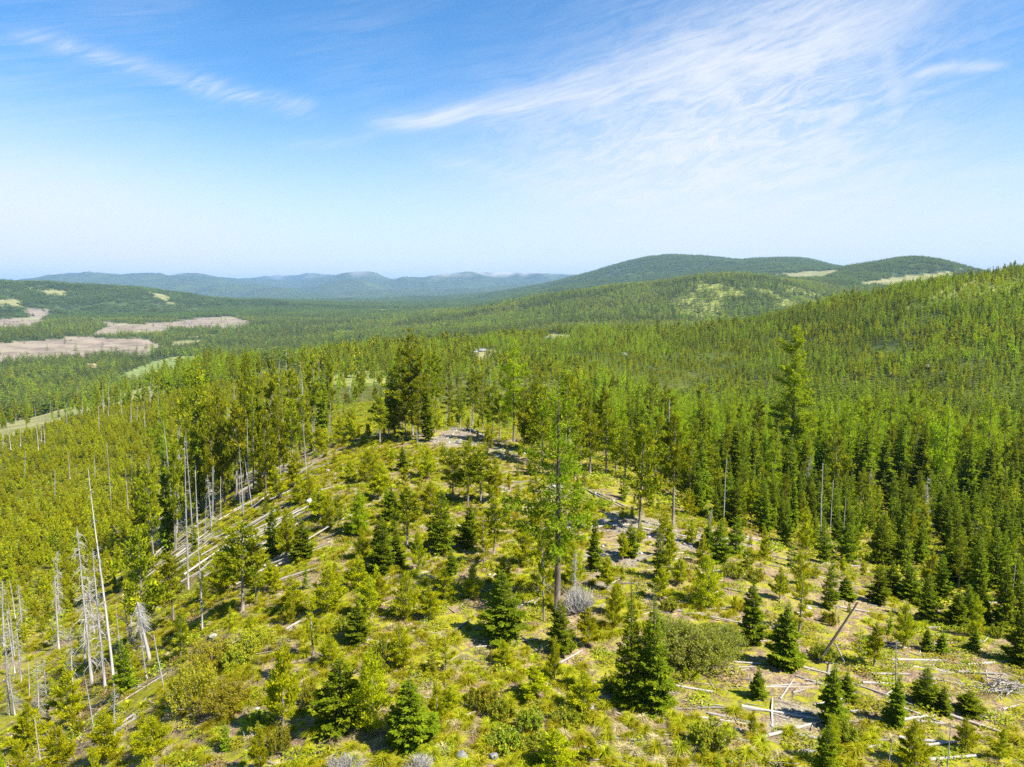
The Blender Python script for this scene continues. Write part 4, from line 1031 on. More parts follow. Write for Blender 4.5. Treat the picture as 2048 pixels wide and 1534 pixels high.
# leaning poles
def lean_pole(p0, p1, h1, rad, **kw):
    A = ground_at(*p0); x, y, z = A
    b = (p1[1] - 767.0) / FPX
    Z = z_for_row(x, y, p1[1]); X = (p1[0] - 1024.0) / FPX * (y * math.cos(PITCH) - (Z - CAMZ) * math.sin(PITCH))
    return put_log(A, (X, y, Z), rad, name='leaning_dead_pole', **kw)
o = lean_pole((1636, 1327), (1715, 1207), 0, 0.085, lm='the leaning dark pole', label='dark dead pole leaning steeply over grass and broken logs', me=None)
dk = o.data.copy(); dk.materials.clear(); dk.materials.append(M['darkdead']); o.data = dk
lean_pole((400, 922), (414, 876), 0, 0.10, label='bleached white pole propped aslant among the rim trees')
lean_pole((1690, 1330), (1672, 1290), 0, 0.07, label='short broken pole propped beside the leaning dark pole')
lean_pole((238, 1070), (226, 1050), 0, 0.08, label='short dark leaning pole among the western young pines')

# --- fallen logs read off the photograph: two ends and a width in pixels
HAND_LOGS = [((238, 1452), (326, 1390), 8), ((265, 1442), (292, 1398), 5), ((320, 1446), (366, 1410), 6), ((255, 1540), (516, 1474), 9), ((215, 1378), (272, 1328), 6), ((310, 1297), (346, 1254), 5), ((255, 1497), (296, 1466), 6), ((350, 1378), (412, 1335), 5), ((170, 1424), (322, 1354), 6), ((330, 1490), (348, 1534), 5),
 ((605, 1348), (656, 1332), 7), ((655, 1303), (704, 1292), 6), ((575, 1414), (630, 1394), 6), ((888, 1277), (946, 1238), 9), ((630, 1308), (656, 1318), 6), ((1110, 1334), (1166, 1302), 9), ((1188, 1230), (1262, 1160), 6), ((1228, 1168), (1302, 1167), 5), ((1325, 1301), (1411, 1290), 6), ((1200, 1307), (1236, 1303), 5),
 ((1395, 1340), (1512, 1336), 7), ((1465, 1325), (1542, 1331), 6), ((1335, 1420), (1392, 1421), 7), ((1395, 1417), (1466, 1419), 7), ((1043, 1274), (1086, 1314), 6), ((1475, 1421), (1540, 1424), 6), ((1230, 1426), (1266, 1440), 6), ((1730, 1452), (1772, 1442), 12), ((1805, 1441), (1872, 1432), 9), ((1830, 1444), (1892, 1451), 8), ((1740, 1486), (1774, 1482), 8),
 ((1728, 1501), (1768, 1492), 8), ((1725, 1368), (1790, 1369), 8), ((1605, 1336), (1662, 1351), 7), ((1640, 1326), (1746, 1339), 5), ((1540, 1373), (1636, 1369), 6), ((1560, 1401), (1586, 1364), 6), ((1585, 1388), (1612, 1380), 8), ((1675, 1291), (1714, 1306), 5), ((1680, 1216), (1766, 1230), 5), ((1825, 1258), (1892, 1256), 6), ((1860, 1245), (1892, 1251), 6),
 ((1955, 1209), (2002, 1207), 7), ((1950, 1436), (2012, 1441), 6), ((1710, 1396), (1772, 1426), 5), ((1085, 1060), (1262, 1053), 8), ((1278, 1058), (1402, 1080), 8), ((1265, 1126), (1342, 1098), 5), ((1400, 1080), (1512, 1081), 6), ((1075, 1142), (1132, 1104), 7), ((1025, 1180), (1062, 1154), 6), ((1005, 1020), (1080, 1016), 7), ((1010, 1040), (1062, 1030), 5), ((1000, 985), (1050, 982), 5), ((1015, 968), (1058, 965), 6),
 ((874, 852), (942, 862), 7), ((942, 862), (985, 884), 7), ((880, 876), (896, 862), 4), ((892, 880), (908, 868), 4), ((560, 980), (636, 964), 5), ((510, 1020), (600, 968), 5), ((590, 1000), (632, 982), 5), ((620, 940), (668, 932), 5), ((265, 1080), (402, 980), 5), ((300, 1082), (347, 1050), 6), ((350, 1016), (462, 940), 5), ((430, 925), (466, 904), 7), ((440, 972), (471, 934), 5), ((350, 1146), (402, 1110), 4), ((270, 1066), (332, 1020), 5),
 ((1160, 975), (1250, 1020), 6), ((1190, 985), (1280, 1030), 5), ((1180, 992), (1240, 1000), 4), ((1380, 1030), (1330, 1020), 4), ((1640, 1128), (1720, 1134), 5), ((1690, 1120), (1755, 1126), 5), ((1815, 1075), (1845, 1082), 5), ((1420, 1170), (1500, 1190), 5), ((1290, 1160), (1340, 1150), 5), ((1500, 1500), (1470, 1520), 6), ((1620, 1500), (1650, 1490), 6), ((1565, 1460), (1620, 1452), 6), ((1580, 1432), (1630, 1428), 6), ((640, 1525), (680, 1505), 6), ((835, 1522), (862, 1540), 6)]
for i, (a, b, w_) in enumerate(HAND_LOGS):
    kw = {}
    if i == 0: kw = dict(lm='the bright slanting log', label='bright cream log slanting downhill beside a thin grey pole')
    if i == 3: kw = dict(lm='the long grey log', label='long grey log with ribs of dead twigs along the bottom edge')
    if i == 15: kw = dict(lm='the cream log', label='short cream log alone in grass below the lone tall larch')
    if i == 45: kw = dict(lm='the long shaded log', label='long level log lying partly in shade behind the lone tall larch')
    log_px(a, b, w_, **kw)
# twigs standing along the long grey log
A0, B0 = Vector(ground_at(255, 1538)), Vector(ground_at(516, 1474))
g_ = np.random.default_rng(5); pth = []
for i in range(26):
    p = A0.lerp(B0, 0.25 + 0.75 * g_.uniform()) + Vector((0, 0, 0.1)); d = Vector((g_.normal(0.35, .3), g_.normal(0, .4), g_.uniform(-.1, .9))) * g_.uniform(.5, 1.0)
    pth.append((np.array([p, p + d * .6 + Vector((0, 0, .08)), p + d]), np.array([.022, .015, .006])))
V_, F_ = tubes(pth, 4)
LONGLOG = [q_ for q_ in ITEMS if q_['lm'] == 'the long grey log'][0]['o']
tw = link('twigs', mesh_from('log_twigs', V_, F_, [M['deadwood']]), LONGLOG); tw['kind'] = 'stuff'
bpy.context.view_layer.update()
tw.matrix_parent_inverse = LONGLOG.matrix_world.inverted()

# --- where trees grow besides: open ridge, and woods around it
OPENPOLY = [(-300, 1900), (-300, 1480), (0, 1330), (60, 1285), (170, 1210), (262, 1130), (290, 1050), (400, 962), (480, 895), (620, 856), (680, 800), (750, 800), (850, 842), (960, 850), (1050, 900), (1150, 955), (1300, 1010), (1420, 1040), (1520, 1092), (1640, 1125), (1760, 1142), (1840, 1205), (2060, 1290), (2400, 1420), (2400, 1900)]
def in_open(x, y, z=None):
    z = height(x, y) if z is None else z
    px, py, f = project(x, y, z)
    return in_poly(px, py, OPENPOLY) & (np.hypot(x, y) < 150)
def free(x, y, pad):
    A = np.array(OCC); d = np.hypot(A[:, 0] - x, A[:, 1] - y)
    return np.all(d > A[:, 2] * 0.7 + pad)
# rocks
for i, (a, b, s_, fl, lk) in enumerate([(664, 889, .75, .25, 'flat white boulder'), (655, 941, .5, .3, 'pale boulder'), (925, 1516, .38, .5, 'grey boulder'), (985, 1517, .3, .8, 'pointed grey boulder'), (918, 888, .7, .45, 'low grey boulder'), (438, 1330, .3, .7, 'small white stone'), (427, 1275, .35, .6, 'small pale stone'),
        (965, 703, 4.2, .4, 'dark grey outcrop'), (950, 706, 3.0, .5, 'dark grey outcrop'), (985, 712, 3.0, .45, 'grey outcrop'), (1250, 715, 4.5, .6, 'grey outcrop'), (1335, 720, 3.0, .5, 'grey outcrop'), (1100, 680, 6, .5, 'pale crag'), (1120, 684, 5, .4, 'pale crag'), (620, 1005, .7, .6, 'pale boulder'), (860, 1160, .4, .6, 'small grey stone'), (1860, 736, 4.5, .4, 'pale outcrop'), (1150, 740, 4, .5, 'grey outcrop'), (1120, 750, 4, .45, 'grey outcrop'), (1921, 1014, .6, .6, 'white boulder'), (1986, 1032, .6, .6, 'white boulder')]):
    x, y, z = ground_at(a, b)
    o = link('boulder', (PALEROCKS if lk.split()[-2] in ('white', 'pale') and a < 1000 else ROCKS)[i % 5]); o.location = (x, y, z + s_ * fl * 0.25); o.scale = (s_, s_ * .8, s_ * fl); o.rotation_euler = (0, 0, rng.uniform(0, 6))
    px, py, f = project(x, y, z)
    ITEMS.append(dict(o=o, kind='boulder', cat='rock', look=lk, px=float(px), by=float(py), ty=float(py), my=float(py), label=None, lm=None, group=None, H=s_))
# shrubs
def put_shrub(key, px, by, wpx, hpx, var=0, label=None, lm=None, look='shrub', stretch=1.0):
    st, lf = SH[key][var % len(SH[key])]
    x, y, z = ground_at(px, by); dist = math.hypot(x, y, z - CAMZ)
    W = wpx / FPX * dist; Hh = hpx / FPX * dist * 1.1
    base = {'willow': (2.2, 2.3), 'yellow': (1.8, 1.9), 'dead': (1.1, 1.5), 'low': (0.9, 0.8)}[key]
    sx, sz = W / 2 / base[0], Hh / base[1]
    o = root_empty('shrub', (x, y, z - 0.03), rng.uniform(0, 6.28), (sx * stretch, sx, sz))
    a_ = link('stems', st, o); a_['kind'] = 'stuff'
    if lf: b_ = link('foliage', lf, o)
    OCC.append((x, y, W / 2))
    register(o, 'shrub', 'shrub', look, x, y, z, Hh, label, lm)
put_shrub('willow', 1385, 1322, 130, 52, 0, 'large rounded grey-green willow bush beside the twin spire firs', 'the willow bush')
put_shrub('willow', 1350, 1290, 90, 42, 1, 'smaller half of the grey-green willow thicket, just behind the large one')
put_shrub('willow', 1440, 1310, 90, 44, 0, 'eastern end of the grey-green willow thicket')
put_shrub('yellow', 455, 1420, 86, 40, 0, 'big golden-yellow bush beside the dead-footed pine', 'the golden bush')
put_shrub('yellow', 430, 1330, 84, 34, 1, 'sparse yellow-grey bush above the big golden bush')
put_shrub('yellow', 510, 1300, 80, 32, 2, 'low yellow bush east of the sparse yellow-grey bush')
put_shrub('yellow', 390, 1410, 80, 60, 2, look='small golden bush')
put_shrub('dead', 1156, 1224, 64, 46, 0, 'leafless grey bush of fine twigs at the foot of the lone larch', 'the leafless bush')
put_shrub('dead', 1945, 1075, 44, 26, 0, 'leafless brownish bush at the edge of the eastern firs')
put_shrub('dead', 840, 1540, 50, 22, 0, look='low dead bush')
put_shrub('dead', 690, 1545, 60, 26, 0, look='low dead bush')
for i in range(34):
    for _ in range(30):
        px_, py_ = rng.uniform(250, 2000), rng.uniform(900, 1520)
        if in_poly(np.array([px_]), np.array([py_]), OPENPOLY)[0]:
            x, y, z = ground_at(px_, py_)
            if free(x, y, .4): put_shrub('low', px_, py_, 36 * 48 / math.hypot(x, y) * rng.uniform(.7, 1.4), 20 * 48 / math.hypot(x, y) * rng.uniform(.7, 1.3), i, look='low leafy bush'); break
# pile of cut branches
x, y, z = ground_at(2012, 1385)
o = root_empty('brush_pile', (x, y, z), 0.3, (1, 1, 1))
stick_me = mesh_from('stick', *tubes([(np.array([[0, 0, 0], [.33, .02, .015], [.66, -.015, .02], [1.0, 0, 0]]), np.array([.022, .019, .015, .008]))], 5), [M['log']])
for i in range(46):
    s_ = link('stick', stick_me, o); a_ = rng.normal(0.15, .55) + (math.pi if rng.uniform() < .5 else 0)
    L_ = rng.uniform(1.0, 2.6); s_.scale = (L_, 1.3, 1.3)
    s_.location = (rng.normal(0, .45) - math.cos(a_) * L_ * .5, rng.normal(0, .3) - math.sin(a_) * L_ * .5, rng.uniform(.03, .4)); s_.rotation_euler = (0, rng.normal(-.12, .22), a_)
register(o, 'brush_pile', 'brush pile', 'pile of pale branches', x, y, z, .6, 'heap of bleached broken branches in the grass at the east edge', 'the branch heap')

print('hand', round(time.time() - T0, 1), len(ITEMS))

# random logs on the open ground
n0 = 0; tries = 0
while n0 < 208 and tries < 4000:
    tries += 1
    west = n0 < 110
    if west: px_, py_ = rng.uniform(260, 560), rng.uniform(890, 1180)
    else: px_, py_ = rng.uniform(200, 2040), 860 + 670 * rng.uniform() ** 0.75
    if not in_poly(np.array([px_]), np.array([py_]), OPENPOLY)[0]: continue
    if not west and px_ < 1250 and rng.uniform() < 0.45: continue
    x, y, z = ground_at(px_, py_)
    L_ = rng.uniform(3.0, 9.0) if west else rng.uniform(1.2, 4.6)
    ang = math.atan2(0.55, 1.0) + rng.normal(0, .22) if west else rng.normal(0.0, .35) if px_ > 1150 else rng.normal(.5, .6)
    bx, by_ = x + math.cos(ang) * L_, y + math.sin(ang) * L_
    up_ = rng.uniform(0, .7, 2) if west else (0, 0)
    put_log((x, y, z + up_[0]), (bx, by_, float(height(bx, by_)) + up_[1]), rng.uniform(.06, .14) if west else rng.uniform(.04, .10)); n0 += 1

# random trees: candidates on a jittered grid, sorted by how large they show
def jgrid(r0, r1, cell, azl=R(44)):
    n = int(r1 * math.sin(azl) / cell) + 1
    gx, gy = np.meshgrid(np.arange(-n, n + 1) * cell, np.arange(int(r0 * math.cos(azl) * .8 / cell), int(r1 / cell) + 1) * cell)
    x = gx.ravel() + rng.uniform(-.42, .42, gx.size) * cell; y = gy.ravel() + rng.uniform(-.42, .42, gx.size) * cell
    r = np.hypot(x, y); a = np.arctan2(x, y)
    k = (r > r0) & (r < r1) & (np.abs(a) < azl)
    return x[k], y[k], r[k], a[k]
def seen(x, y, r, Ht, slack=0.0):
    z = height(x, y); rin = np.maximum(r * 0.985, 3)
    return (z + Ht - CAMZ) / r > grid_at(HZ, x / r * rin, y / r * rin) - slack / r
FORMS = ['pine', 'fir', 'spire', 'oldpine', 'leggy', 'larch', 'younglarch', 'sapling', 'broad']
cand = []      # x, y, form, H, r
def addc(x, y, r, forms, probs, h0, h1, keep=None):
    f = rng.choice(len(forms), len(x), p=np.array(probs) / sum(probs)); 
    for i in range(len(x)):
        H = h0 + (h1 - h0) * rng.beta(1.4, 1.7)
        k = forms[f[i]]
        if k in ('pine', 'sapling'): H *= .8
        if k in ('larch', 'oldpine'): H *= 1.08
        if r[i] > 70: H *= .72 + .56 * (float(fbm(np.array([x[i]]), np.array([y[i]]), 30.0, 2, 67)[0]) + .5)
        cand.append((x[i], y[i], k, H, r[i]))
def occ_filter(x, y, pad):
    A = np.array(OCC); keep = np.ones(len(x), bool)
    for i in range(0, len(x), 2000):
        d = np.hypot(x[i:i + 2000, None] - A[None, :, 0], y[i:i + 2000, None] - A[None, :, 1])
        keep[i:i + 2000] = np.all(d > A[None, :, 2] * .75 + pad, axis=1)
    return keep
dens = lambda x, y, wl, s: fbm(x, y, wl, 3, s) + 0.5
px_of = lambda x, y: project(x, y, height(x, y))[0]
# open ridge: scattered small trees
x, y, r, a = jgrid(28, 125, 3.2); k = in_open(x, y) & occ_filter(x, y, .9); x, y, r = x[k], y[k], r[k]
k = rng.uniform(0, 1, len(x)) < np.where((px_of(x, y) < 330) & (r < 62), .85, np.where((px_of(x, y) < 520) & (r > 62), .12, np.where(r < 50, .38, .64))) * (0.35 + 1.3 * dens(x, y, 18, 5)); x, y, r = x[k], y[k], r[k]
addc(x, y, r, ['pine', 'fir', 'sapling', 'leggy', 'younglarch'], [.56, .22, .14, .05, .03], 1.0, 4.4)
# west: sea of young pines
x, y, r, a = jgrid(40, 350, 2.15); pxx, pyy, ff = project(x, y, height(x, y))
k = (a < R(-8.5)) & ~in_open(x, y) & (pxx < 640) & occ_filter(x, y, .7) & (mask_at('pale', x, y) < .4) & ~((r > 90) & (r < 128) & (pxx > 420)); x, y, r = x[k], y[k], r[k]
addc(x, y, r, ['pine', 'fir', 'sapling', 'leggy'], [.89, .05, .05, .01], 1.8, 4.5)
# west rim: taller pale trees along the bench
x, y, r, a = jgrid(300, 480, 5.0); pxx, pyy, ff = project(x, y, height(x, y))
k = (pxx < 520) & (pyy < 880) & ((mask_at('pale', x, y) < .4) | (rng.uniform(0, 1, len(x)) < .10)) & (mask_at('cut', x, y) < .4) & (r > 330 - (pxx < 100) * 10); x, y, r = x[k], y[k], r[k]
addc(x, y, r, ['larch', 'younglarch', 'oldpine', 'spire'], [.42, .2, .28, .1], 7, 11)
# behind the ridge top
x, y, r, a = jgrid(112, 330, 5.2); pxx, pyy, ff = project(x, y, height(x, y))
k = (pxx > 600) & (pxx < 1180) & ~in_open(x, y) & occ_filter(x, y, 1.0) & (mask_at('cut', x, y) < .4) & (r > 118); x, y, r = x[k], y[k], r[k]
k = rng.uniform(0, 1, len(x)) < 0.2 + 0.9 * dens(x, y, 40, 9); x, y, r = x[k], y[k], r[k]
addc(x, y, r, ['leggy', 'oldpine', 'spire', 'larch', 'younglarch', 'pine'], [.22, .12, .16, .12, .16, .22], 3.0, 8.5)
# east: edge of young firs, then the tall wood
x, y, r, a = jgrid(42, 205, 2.9); z = height(x, y); pxx, pyy, ff = project(x, y, z)
k = (pxx > 1380) & ~in_open(x, y, z) & (pyy > 985) & occ_filter(x, y, .6); x, y, r = x[k], y[k], r[k]
addc(x, y, r, ['fir', 'pine', 'spire', 'leggy'], [.68, .2, .05, .07], 3.2, 6.4)
x, y, r, a = jgrid(85, 255, 4.0); z = height(x, y); pxx, pyy, ff = project(x, y, z)
k = (pxx > 1130) & ~in_open(x, y, z) & (pyy <= 1003) & occ_filter(x, y, .8); x, y, r, pxx = x[k], y[k], r[k], pxx[k]
near_ = r < 135
addc(x[near_], y[near_], r[near_], ['spire', 'leggy', 'oldpine', 'fir', 'larch', 'younglarch'], [.24, .20, .10, .10, .20, .16], 4.5, 12.0)
addc(x[~near_], y[~near_], r[~near_], ['larch', 'younglarch', 'spire', 'leggy', 'oldpine'], [.56, .22, .10, .07, .05], 9, 17)
C = cand; cx = np.array([c[0] for c in C]); cy = np.array([c[1] for c in C]); cr = np.array([c[4] for c in C]); cH = np.array([c[3] for c in C])
cz = height(cx, cy)
px1, py1, f1 = project(cx, cy, cz); px2, py2, f2 = project(cx, cy, cz + cH)
size = (py1 - py2)
vis = seen(cx, cy, cr, cH * .8) & (px1 > -25) & (px1 < 2073) & (py2 < 1545)
size = np.where(vis, size, -1)
used = {}
for it in ITEMS: used[it['kind']] = used.get(it['kind'], 0) + 1
LIMIT = {'fir_tree': 300, 'pine_tree': 300, 'larch_tree': 230}
WOOD = []      # what is left goes into the mass
order = np.argsort(-size)
for i in order:
    xq, yq, k_, H_, r_ = C[i]
    kind = PR[k_][0].kind
    if size[i] > 22 and used.get(kind, 0) < LIMIT[kind]:
        put_tree(k_, float(xq), float(yq), float(H_)); used[kind] = used.get(kind, 0) + 1
    elif -30 < px1[i] + 80 and px1[i] < 2160:
        WOOD.append((xq, yq, k_, H_, r_))
print('trees', round(time.time() - T0, 1), used, len(WOOD))

# ------------------------------------------------------------------ woods as masses
wood_forms = [('pine', 0), ('pine', 1), ('pine', 2), ('spire', 0), ('spire', 1), ('oldpine', 0), ('oldpine', 2), ('leggy', 0), ('leggy', 1), ('larch', 0), ('larch', 3), ('younglarch', 0), ('younglarch', 2), ('fir', 0), ('fir', 3), ('sapling', 0), ('broad', 1)]
near_meshes = [merged_tree(k, i, 750, 2.3) for k, i in wood_forms]
near_coll = hidden_collection('wood_forms', near_meshes)
by_form = {}
for j, (k, i) in enumerate(wood_forms): by_form.setdefault(k, []).append(j)
def scatter_trees(name, coll, X, Y, forms, Hs, label, heights, byf, slim=1.0):
    n = len(X); Z = height(X, Y)
    ix = np.array([byf[k][int(q)] for k, q in zip(forms, rng.integers(0, 1 << 30, n) % np.array([len(byf[k]) for k in forms]))])
    s = np.asarray(Hs) / heights[ix]; w_ = s * rng.uniform(.66, .95, n) * slim
    rot = np.stack([rng.normal(0, .02, n), rng.normal(0, .02, n), rng.uniform(0, 6.28, n)], -1)
    return scatter(name, coll, np.stack([X, Y, Z - .1], -1), rot, np.stack([w_, w_, s], -1), ix, label, 'forest')
hts = np.array([PR[k][i % len(PR[k])].H for k, i in wood_forms])
def region(sel, name, label):
    S = [c for c, q_ in zip(WOOD, sel) if q_]
    if S: scatter_trees(name, near_coll, np.array([c[0] for c in S]), np.array([c[1] for c in S]), [c[2] for c in S], np.array([c[3] for c in S]), label, hts, by_form)
wx = np.array([c[0] for c in WOOD])
region(wx < -20, 'young_pine_forest', 'sea of yellow-green young pines covering the western slope')
region(wx >= -20, 'mixed_forest', 'mixed wood of firs and larches filling the hollow east of the ridge')
# right hill and plateau
x, y, r, a = jgrid(240, 960, 3.0); z = height(x, y); pxx, pyy, ff = project(x, y, z)
k = (pxx > 600) & (r > 250) & seen(x, y, r, 9.0, 3.0) & (pxx < 2130) & ~((pxx < 1180) & (r < 330))
x, y, r, pxx, pyy = x[k], y[k], r[k], pxx[k], pyy[k]
nf = grid_at(NOFOREST, x, y); dn = dens(x, y, 55, 61); nf = np.maximum(nf, .85 * (dens(x, y, 24, 66) < .20))
k = (rng.uniform(0, 1, len(x)) < (1 - nf) * np.where(pxx < 1350, .5 + .8 * dn, .80 + .4 * dn)); x, y, r, pxx, dn = x[k], y[k], r[k], pxx[k], dn[k]
lar = dens(x, y, 45, 63) > 0.56
fm = np.where(rng.uniform(0, 1, len(x)) < np.where(lar, .60, .12), np.where(rng.uniform(0, 1, len(x)) < .5, 'larch', 'younglarch'), np.where(dens(x, y, 38, 69) + rng.normal(0, .10, len(x)) > .56, rng.choice(['spire', 'fir', 'oldpine'], len(x), p=[.5, .3, .2]), rng.choice(['leggy', 'pine', 'spire'], len(x), p=[.3, .58, .12])))
gul = (r < 350) & (pxx > 1330) & (rng.uniform(0, 1, len(x)) < .85)
fm = np.where(gul, np.where(rng.uniform(0, 1, len(x)) < .75, 'spire', 'fir'), fm)
Hs = np.where(gul, 1.45, 1.0) * np.clip(rng.normal(6.9, 1.9, len(x)) * (.62 + .76 * dens(x, y, 70, 65)), 2.5, 14) * np.where(fm == 'pine', .75, 1)
mid_meshes = [merged_tree(k_, i, 260, 3.3) for k_, i in wood_forms]
mid_coll = hidden_collection('hill_wood_forms', mid_meshes)
scatter_trees('hillside_forest', mid_coll, x, y, list(fm), Hs, 'dense narrow conifers and bright larches clothing the eastern hillside', hts, by_form, .85)
print('hill', len(x))
# mid distance: valley, mid hill
def far_mesh(seed, H, rad, nel, power=.8, ln=1.3, wd=.42, cb=.1, mat='farwood'):
    (CV, CF, ti), (TV, TF) = conifer(seed=seed, H=H, rad=rad, cb=cb, nbr=40, power=power, el0=-10, el1=35, nel=nel, ln=ln, wd=wd, bough=.4, mode='fir', irregular=.25, limb=False)
    TV, TF = tubes([(np.array([[0, 0, -.5], [0, 0, H * .95]]), np.array([.22, .03]))], 4)
    return np.concatenate([CV, TV]), np.concatenate([CF, TF + len(CV)]), np.concatenate([ti, np.zeros(len(TV))]), np.concatenate([np.zeros(len(CF), int), np.ones(len(TF), int)])
fm_ = []
for i in range(6):
    V, F, ti, mi = far_mesh(600 + i, 12.0, [1.5, 1.9, 1.7, 2.1, 1.6, 2.3][i], 110); fm_.append(mesh_from('far_tree', V, F, [M['farwood'], M['bark']], {'tint': ti}, midx=mi))
for i in range(2):
    V, F, ti, mi = far_mesh(610 + i, 11.0, 2.1, 110, mat='pine'); fm_.append(mesh_from('far_tree', V, F, [M['pine'], M['bark']], {'tint': ti * .5}, midx=mi))
for i in range(2):
    V, F, ti, mi = far_mesh(620 + i, 13.0, 1.8, 110); fm_.append(mesh_from('far_tree', V, F, [M['larch'], M['bark']], {'tint': ti * .5}, midx=mi))
far_coll = hidden_collection('far_wood_forms', fm_)
x, y, r, a = jgrid(400, 2900, 7.0, R(40)); k = seen(x, y, r, 9.0, 2.0); x, y, r = x[k], y[k], r[k]
pxx, pyy, ff = project(x, y, height(x, y))
hill_zone = (r < 960) & (pxx > 600)
nf = grid_at(NOFOREST, x, y)
stand = dens(x, y, 260, 71)
keepd = np.where(stand > .5, .9, .62) * np.where(r > 1800, .75, 1)
k = ~hill_zone & (rng.uniform(0, 1, len(x)) < np.maximum(1 - nf, .014) * keepd) & (pxx > -120) & (pxx < 2170) & ~((r < 480) & (pxx < 520)); x, y, r, stand, pxx = x[k], y[k], r[k], stand[k], pxx[k]
u = rng.uniform(0, 1, len(x)); east = pxx > 760
ix = np.where(u < np.where(stand > .52, np.where(east, .42, .22), .06), 6 + rng.integers(0, 2, len(x)), np.where(u > np.where(dens(x, y, 150, 73) > .56, .72, .97), 8 + rng.integers(0, 2, len(x)), rng.integers(0, 6, len(x))))
s = np.clip(rng.normal(.95, .2, len(x)), .45, 1.6) * np.where(stand > .5, .78, 1.2) * np.where(r > 1500, 1.05, 1)
w_ = s * rng.uniform(.9, 1.25, len(x)) * np.where(stand > .5, 1.15, 1)
scatter('valley_forest', far_coll, np.stack([x, y, height(x, y) - .3], -1), np.stack([0 * x, 0 * x, rng.uniform(0, 6.28, len(x))], -1), np.stack([w_, w_, s], -1), ix,
        'dark conifer forest covering the valley floor and the middle hill', 'forest')
print('valley', len(x))
# far hills: clumps of trees
def clump_mesh(seed):
    g = np.random.default_rng(seed); VV, FF, TT, off = [], [], [], 0
    for i in range(16):
        V, F, ti, mi = far_mesh(seed * 50 + i, g.uniform(10, 17), g.uniform(1.8, 2.8), 34, ln=2.6, wd=.9)
        V = V + np.array([g.uniform(-15, 15), g.uniform(-15, 15), -1.0]); VV.append(V); FF.append(F + off); TT.append(ti); off += len(V)
    return mesh_from('far_clump', np.concatenate(VV), np.concatenate(FF), [M['farwood']], {'tint': np.concatenate(TT)})
cl_coll = hidden_collection('far_clump_forms', [clump_mesh(13 + i) for i in range(4)])
x, y, r, a = jgrid(2850, 7600, 25.0, R(39)); k = seen(x, y, r, 12.0, 4.0); x, y, r = x[k], y[k], r[k]
k = rng.uniform(0, 1, len(x)) < (1 - grid_at(NOFOREST, x, y)) * np.where(dens(x, y, 420, 81) > .42, .95, .6) * np.where(r > 5500, .7, 1) * (1 - .6 * np.clip(grid_at(CREST, x, y), 0, 1)); x, y, r = x[k], y[k], r[k]
s = rng.uniform(.75, 1.25, len(x)) * np.where(dens(x, y, 500, 83) > .5, .8, 1.1)
scatter('distant_forest', cl_coll, np.stack([x, y, height(x, y) - .5], -1), np.stack([0 * x, 0 * x, rng.uniform(0, 6.28, len(x))], -1), np.stack([s, s, s], -1), rng.integers(0, 4, len(x)),
        'blue-green forest on the far hills beyond the valley', 'forest')
print('far', len(x), round(time.time() - T0, 1))

# ------------------------------------------------------------------ grass tufts, herbs and splintered sticks on the open ridge
def tuft_mesh(seed, n, rad, h, mat, wd=.018, stems=0):
    g = np.random.default_rng(seed)
    ph = g.uniform(0, 6.283, n); tl = g.uniform(.15, 1.0, n); l = h * g.uniform(.7, 1.3, n)
    b = np.stack([np.cos(ph) * rad * .16 * g.uniform(0, 1, n), np.sin(ph) * rad * .16 * g.uniform(0, 1, n), np.zeros(n)], -1)
    out_ = np.stack([np.cos(ph), np.sin(ph), 0 * ph], -1); side = np.stack([-np.sin(ph), np.cos(ph), 0 * ph], -1)
    m1 = b + out_ * (l * tl * .42)[:, None] + np.array([0, 0, 1.0]) * (l * (.62 - .25 * tl))[:, None]
    tip = b + out_ * (rad * (.35 + .75 * tl) * g.uniform(.8, 1.2, n))[:, None] + np.array([0, 0, 1.0]) * (l * (.78 - .68 * tl))[:, None]
    w_ = wd * g.uniform(.7, 1.4, n)[:, None]
    V = np.stack([b - side * w_, b + side * w_, m1 + side * w_, m1 - side * w_, tip + side * w_ * .2, tip - side * w_ * .2], 1).reshape(-1, 3)
    i = np.arange(n)[:, None] * 6
    F = np.concatenate([i + np.array([[0, 1, 2, 3]]), i + np.array([[3, 2, 4, 5]])])
    return mesh_from('tuft', V, F, [M[mat]], {'tint': np.repeat(g.uniform(0, 1, n), 6)})
def herb_mesh(seed, n, rad, h, mat, ln, wd):
    g = np.random.default_rng(seed)
    ph = g.uniform(0, 6.283, n); rr_ = rad * np.sqrt(g.uniform(0, 1, n)); z = h * g.uniform(.15, 1, n) * (1 - .5 * (rr_ / rad) ** 2)
    pos = np.stack([np.cos(ph) * rr_, np.sin(ph) * rr_, z], -1)
    dr = unit(g.normal(0, 1, (n, 3)) * np.array([1, 1, .4]) + np.array([0, 0, .2])); sd_ = unit(np.cross(dr, np.array([0, 0, 1.0]) + g.normal(0, .35, (n, 3))))
    sz = g.uniform(.6, 1.4, n); V, F = kites(pos, dr, sd_, ln * sz, wd * sz)
    return mesh_from('herb', V, F, [M[mat]], {'tint': np.repeat(g.uniform(0, 1, n), 4)})
gl = [tuft_mesh(700 + i, 200, .52, .5, 'grass', .0095) for i in range(4)] + [tuft_mesh(710 + i, 120, .42, .38, 'straw', .008) for i in range(2)]
g_coll = hidden_collection('grass_forms', gl)
x, y, r, a = jgrid(24, 150, 0.68, R(42)); k = in_open(x, y) ; x, y, r = x[k], y[k], r[k]
d1 = dens(x, y, 5.0, 91); d2 = dens(x, y, 22.0, 92)
k = rng.uniform(0, 1, len(x)) < np.clip((d1 * .6 + d2 * .4 - .39) * 4.2, .03, .92) * (1 - .72 * grid_at(BARE, x, y)); x, y, r = x[k], y[k], r[k]
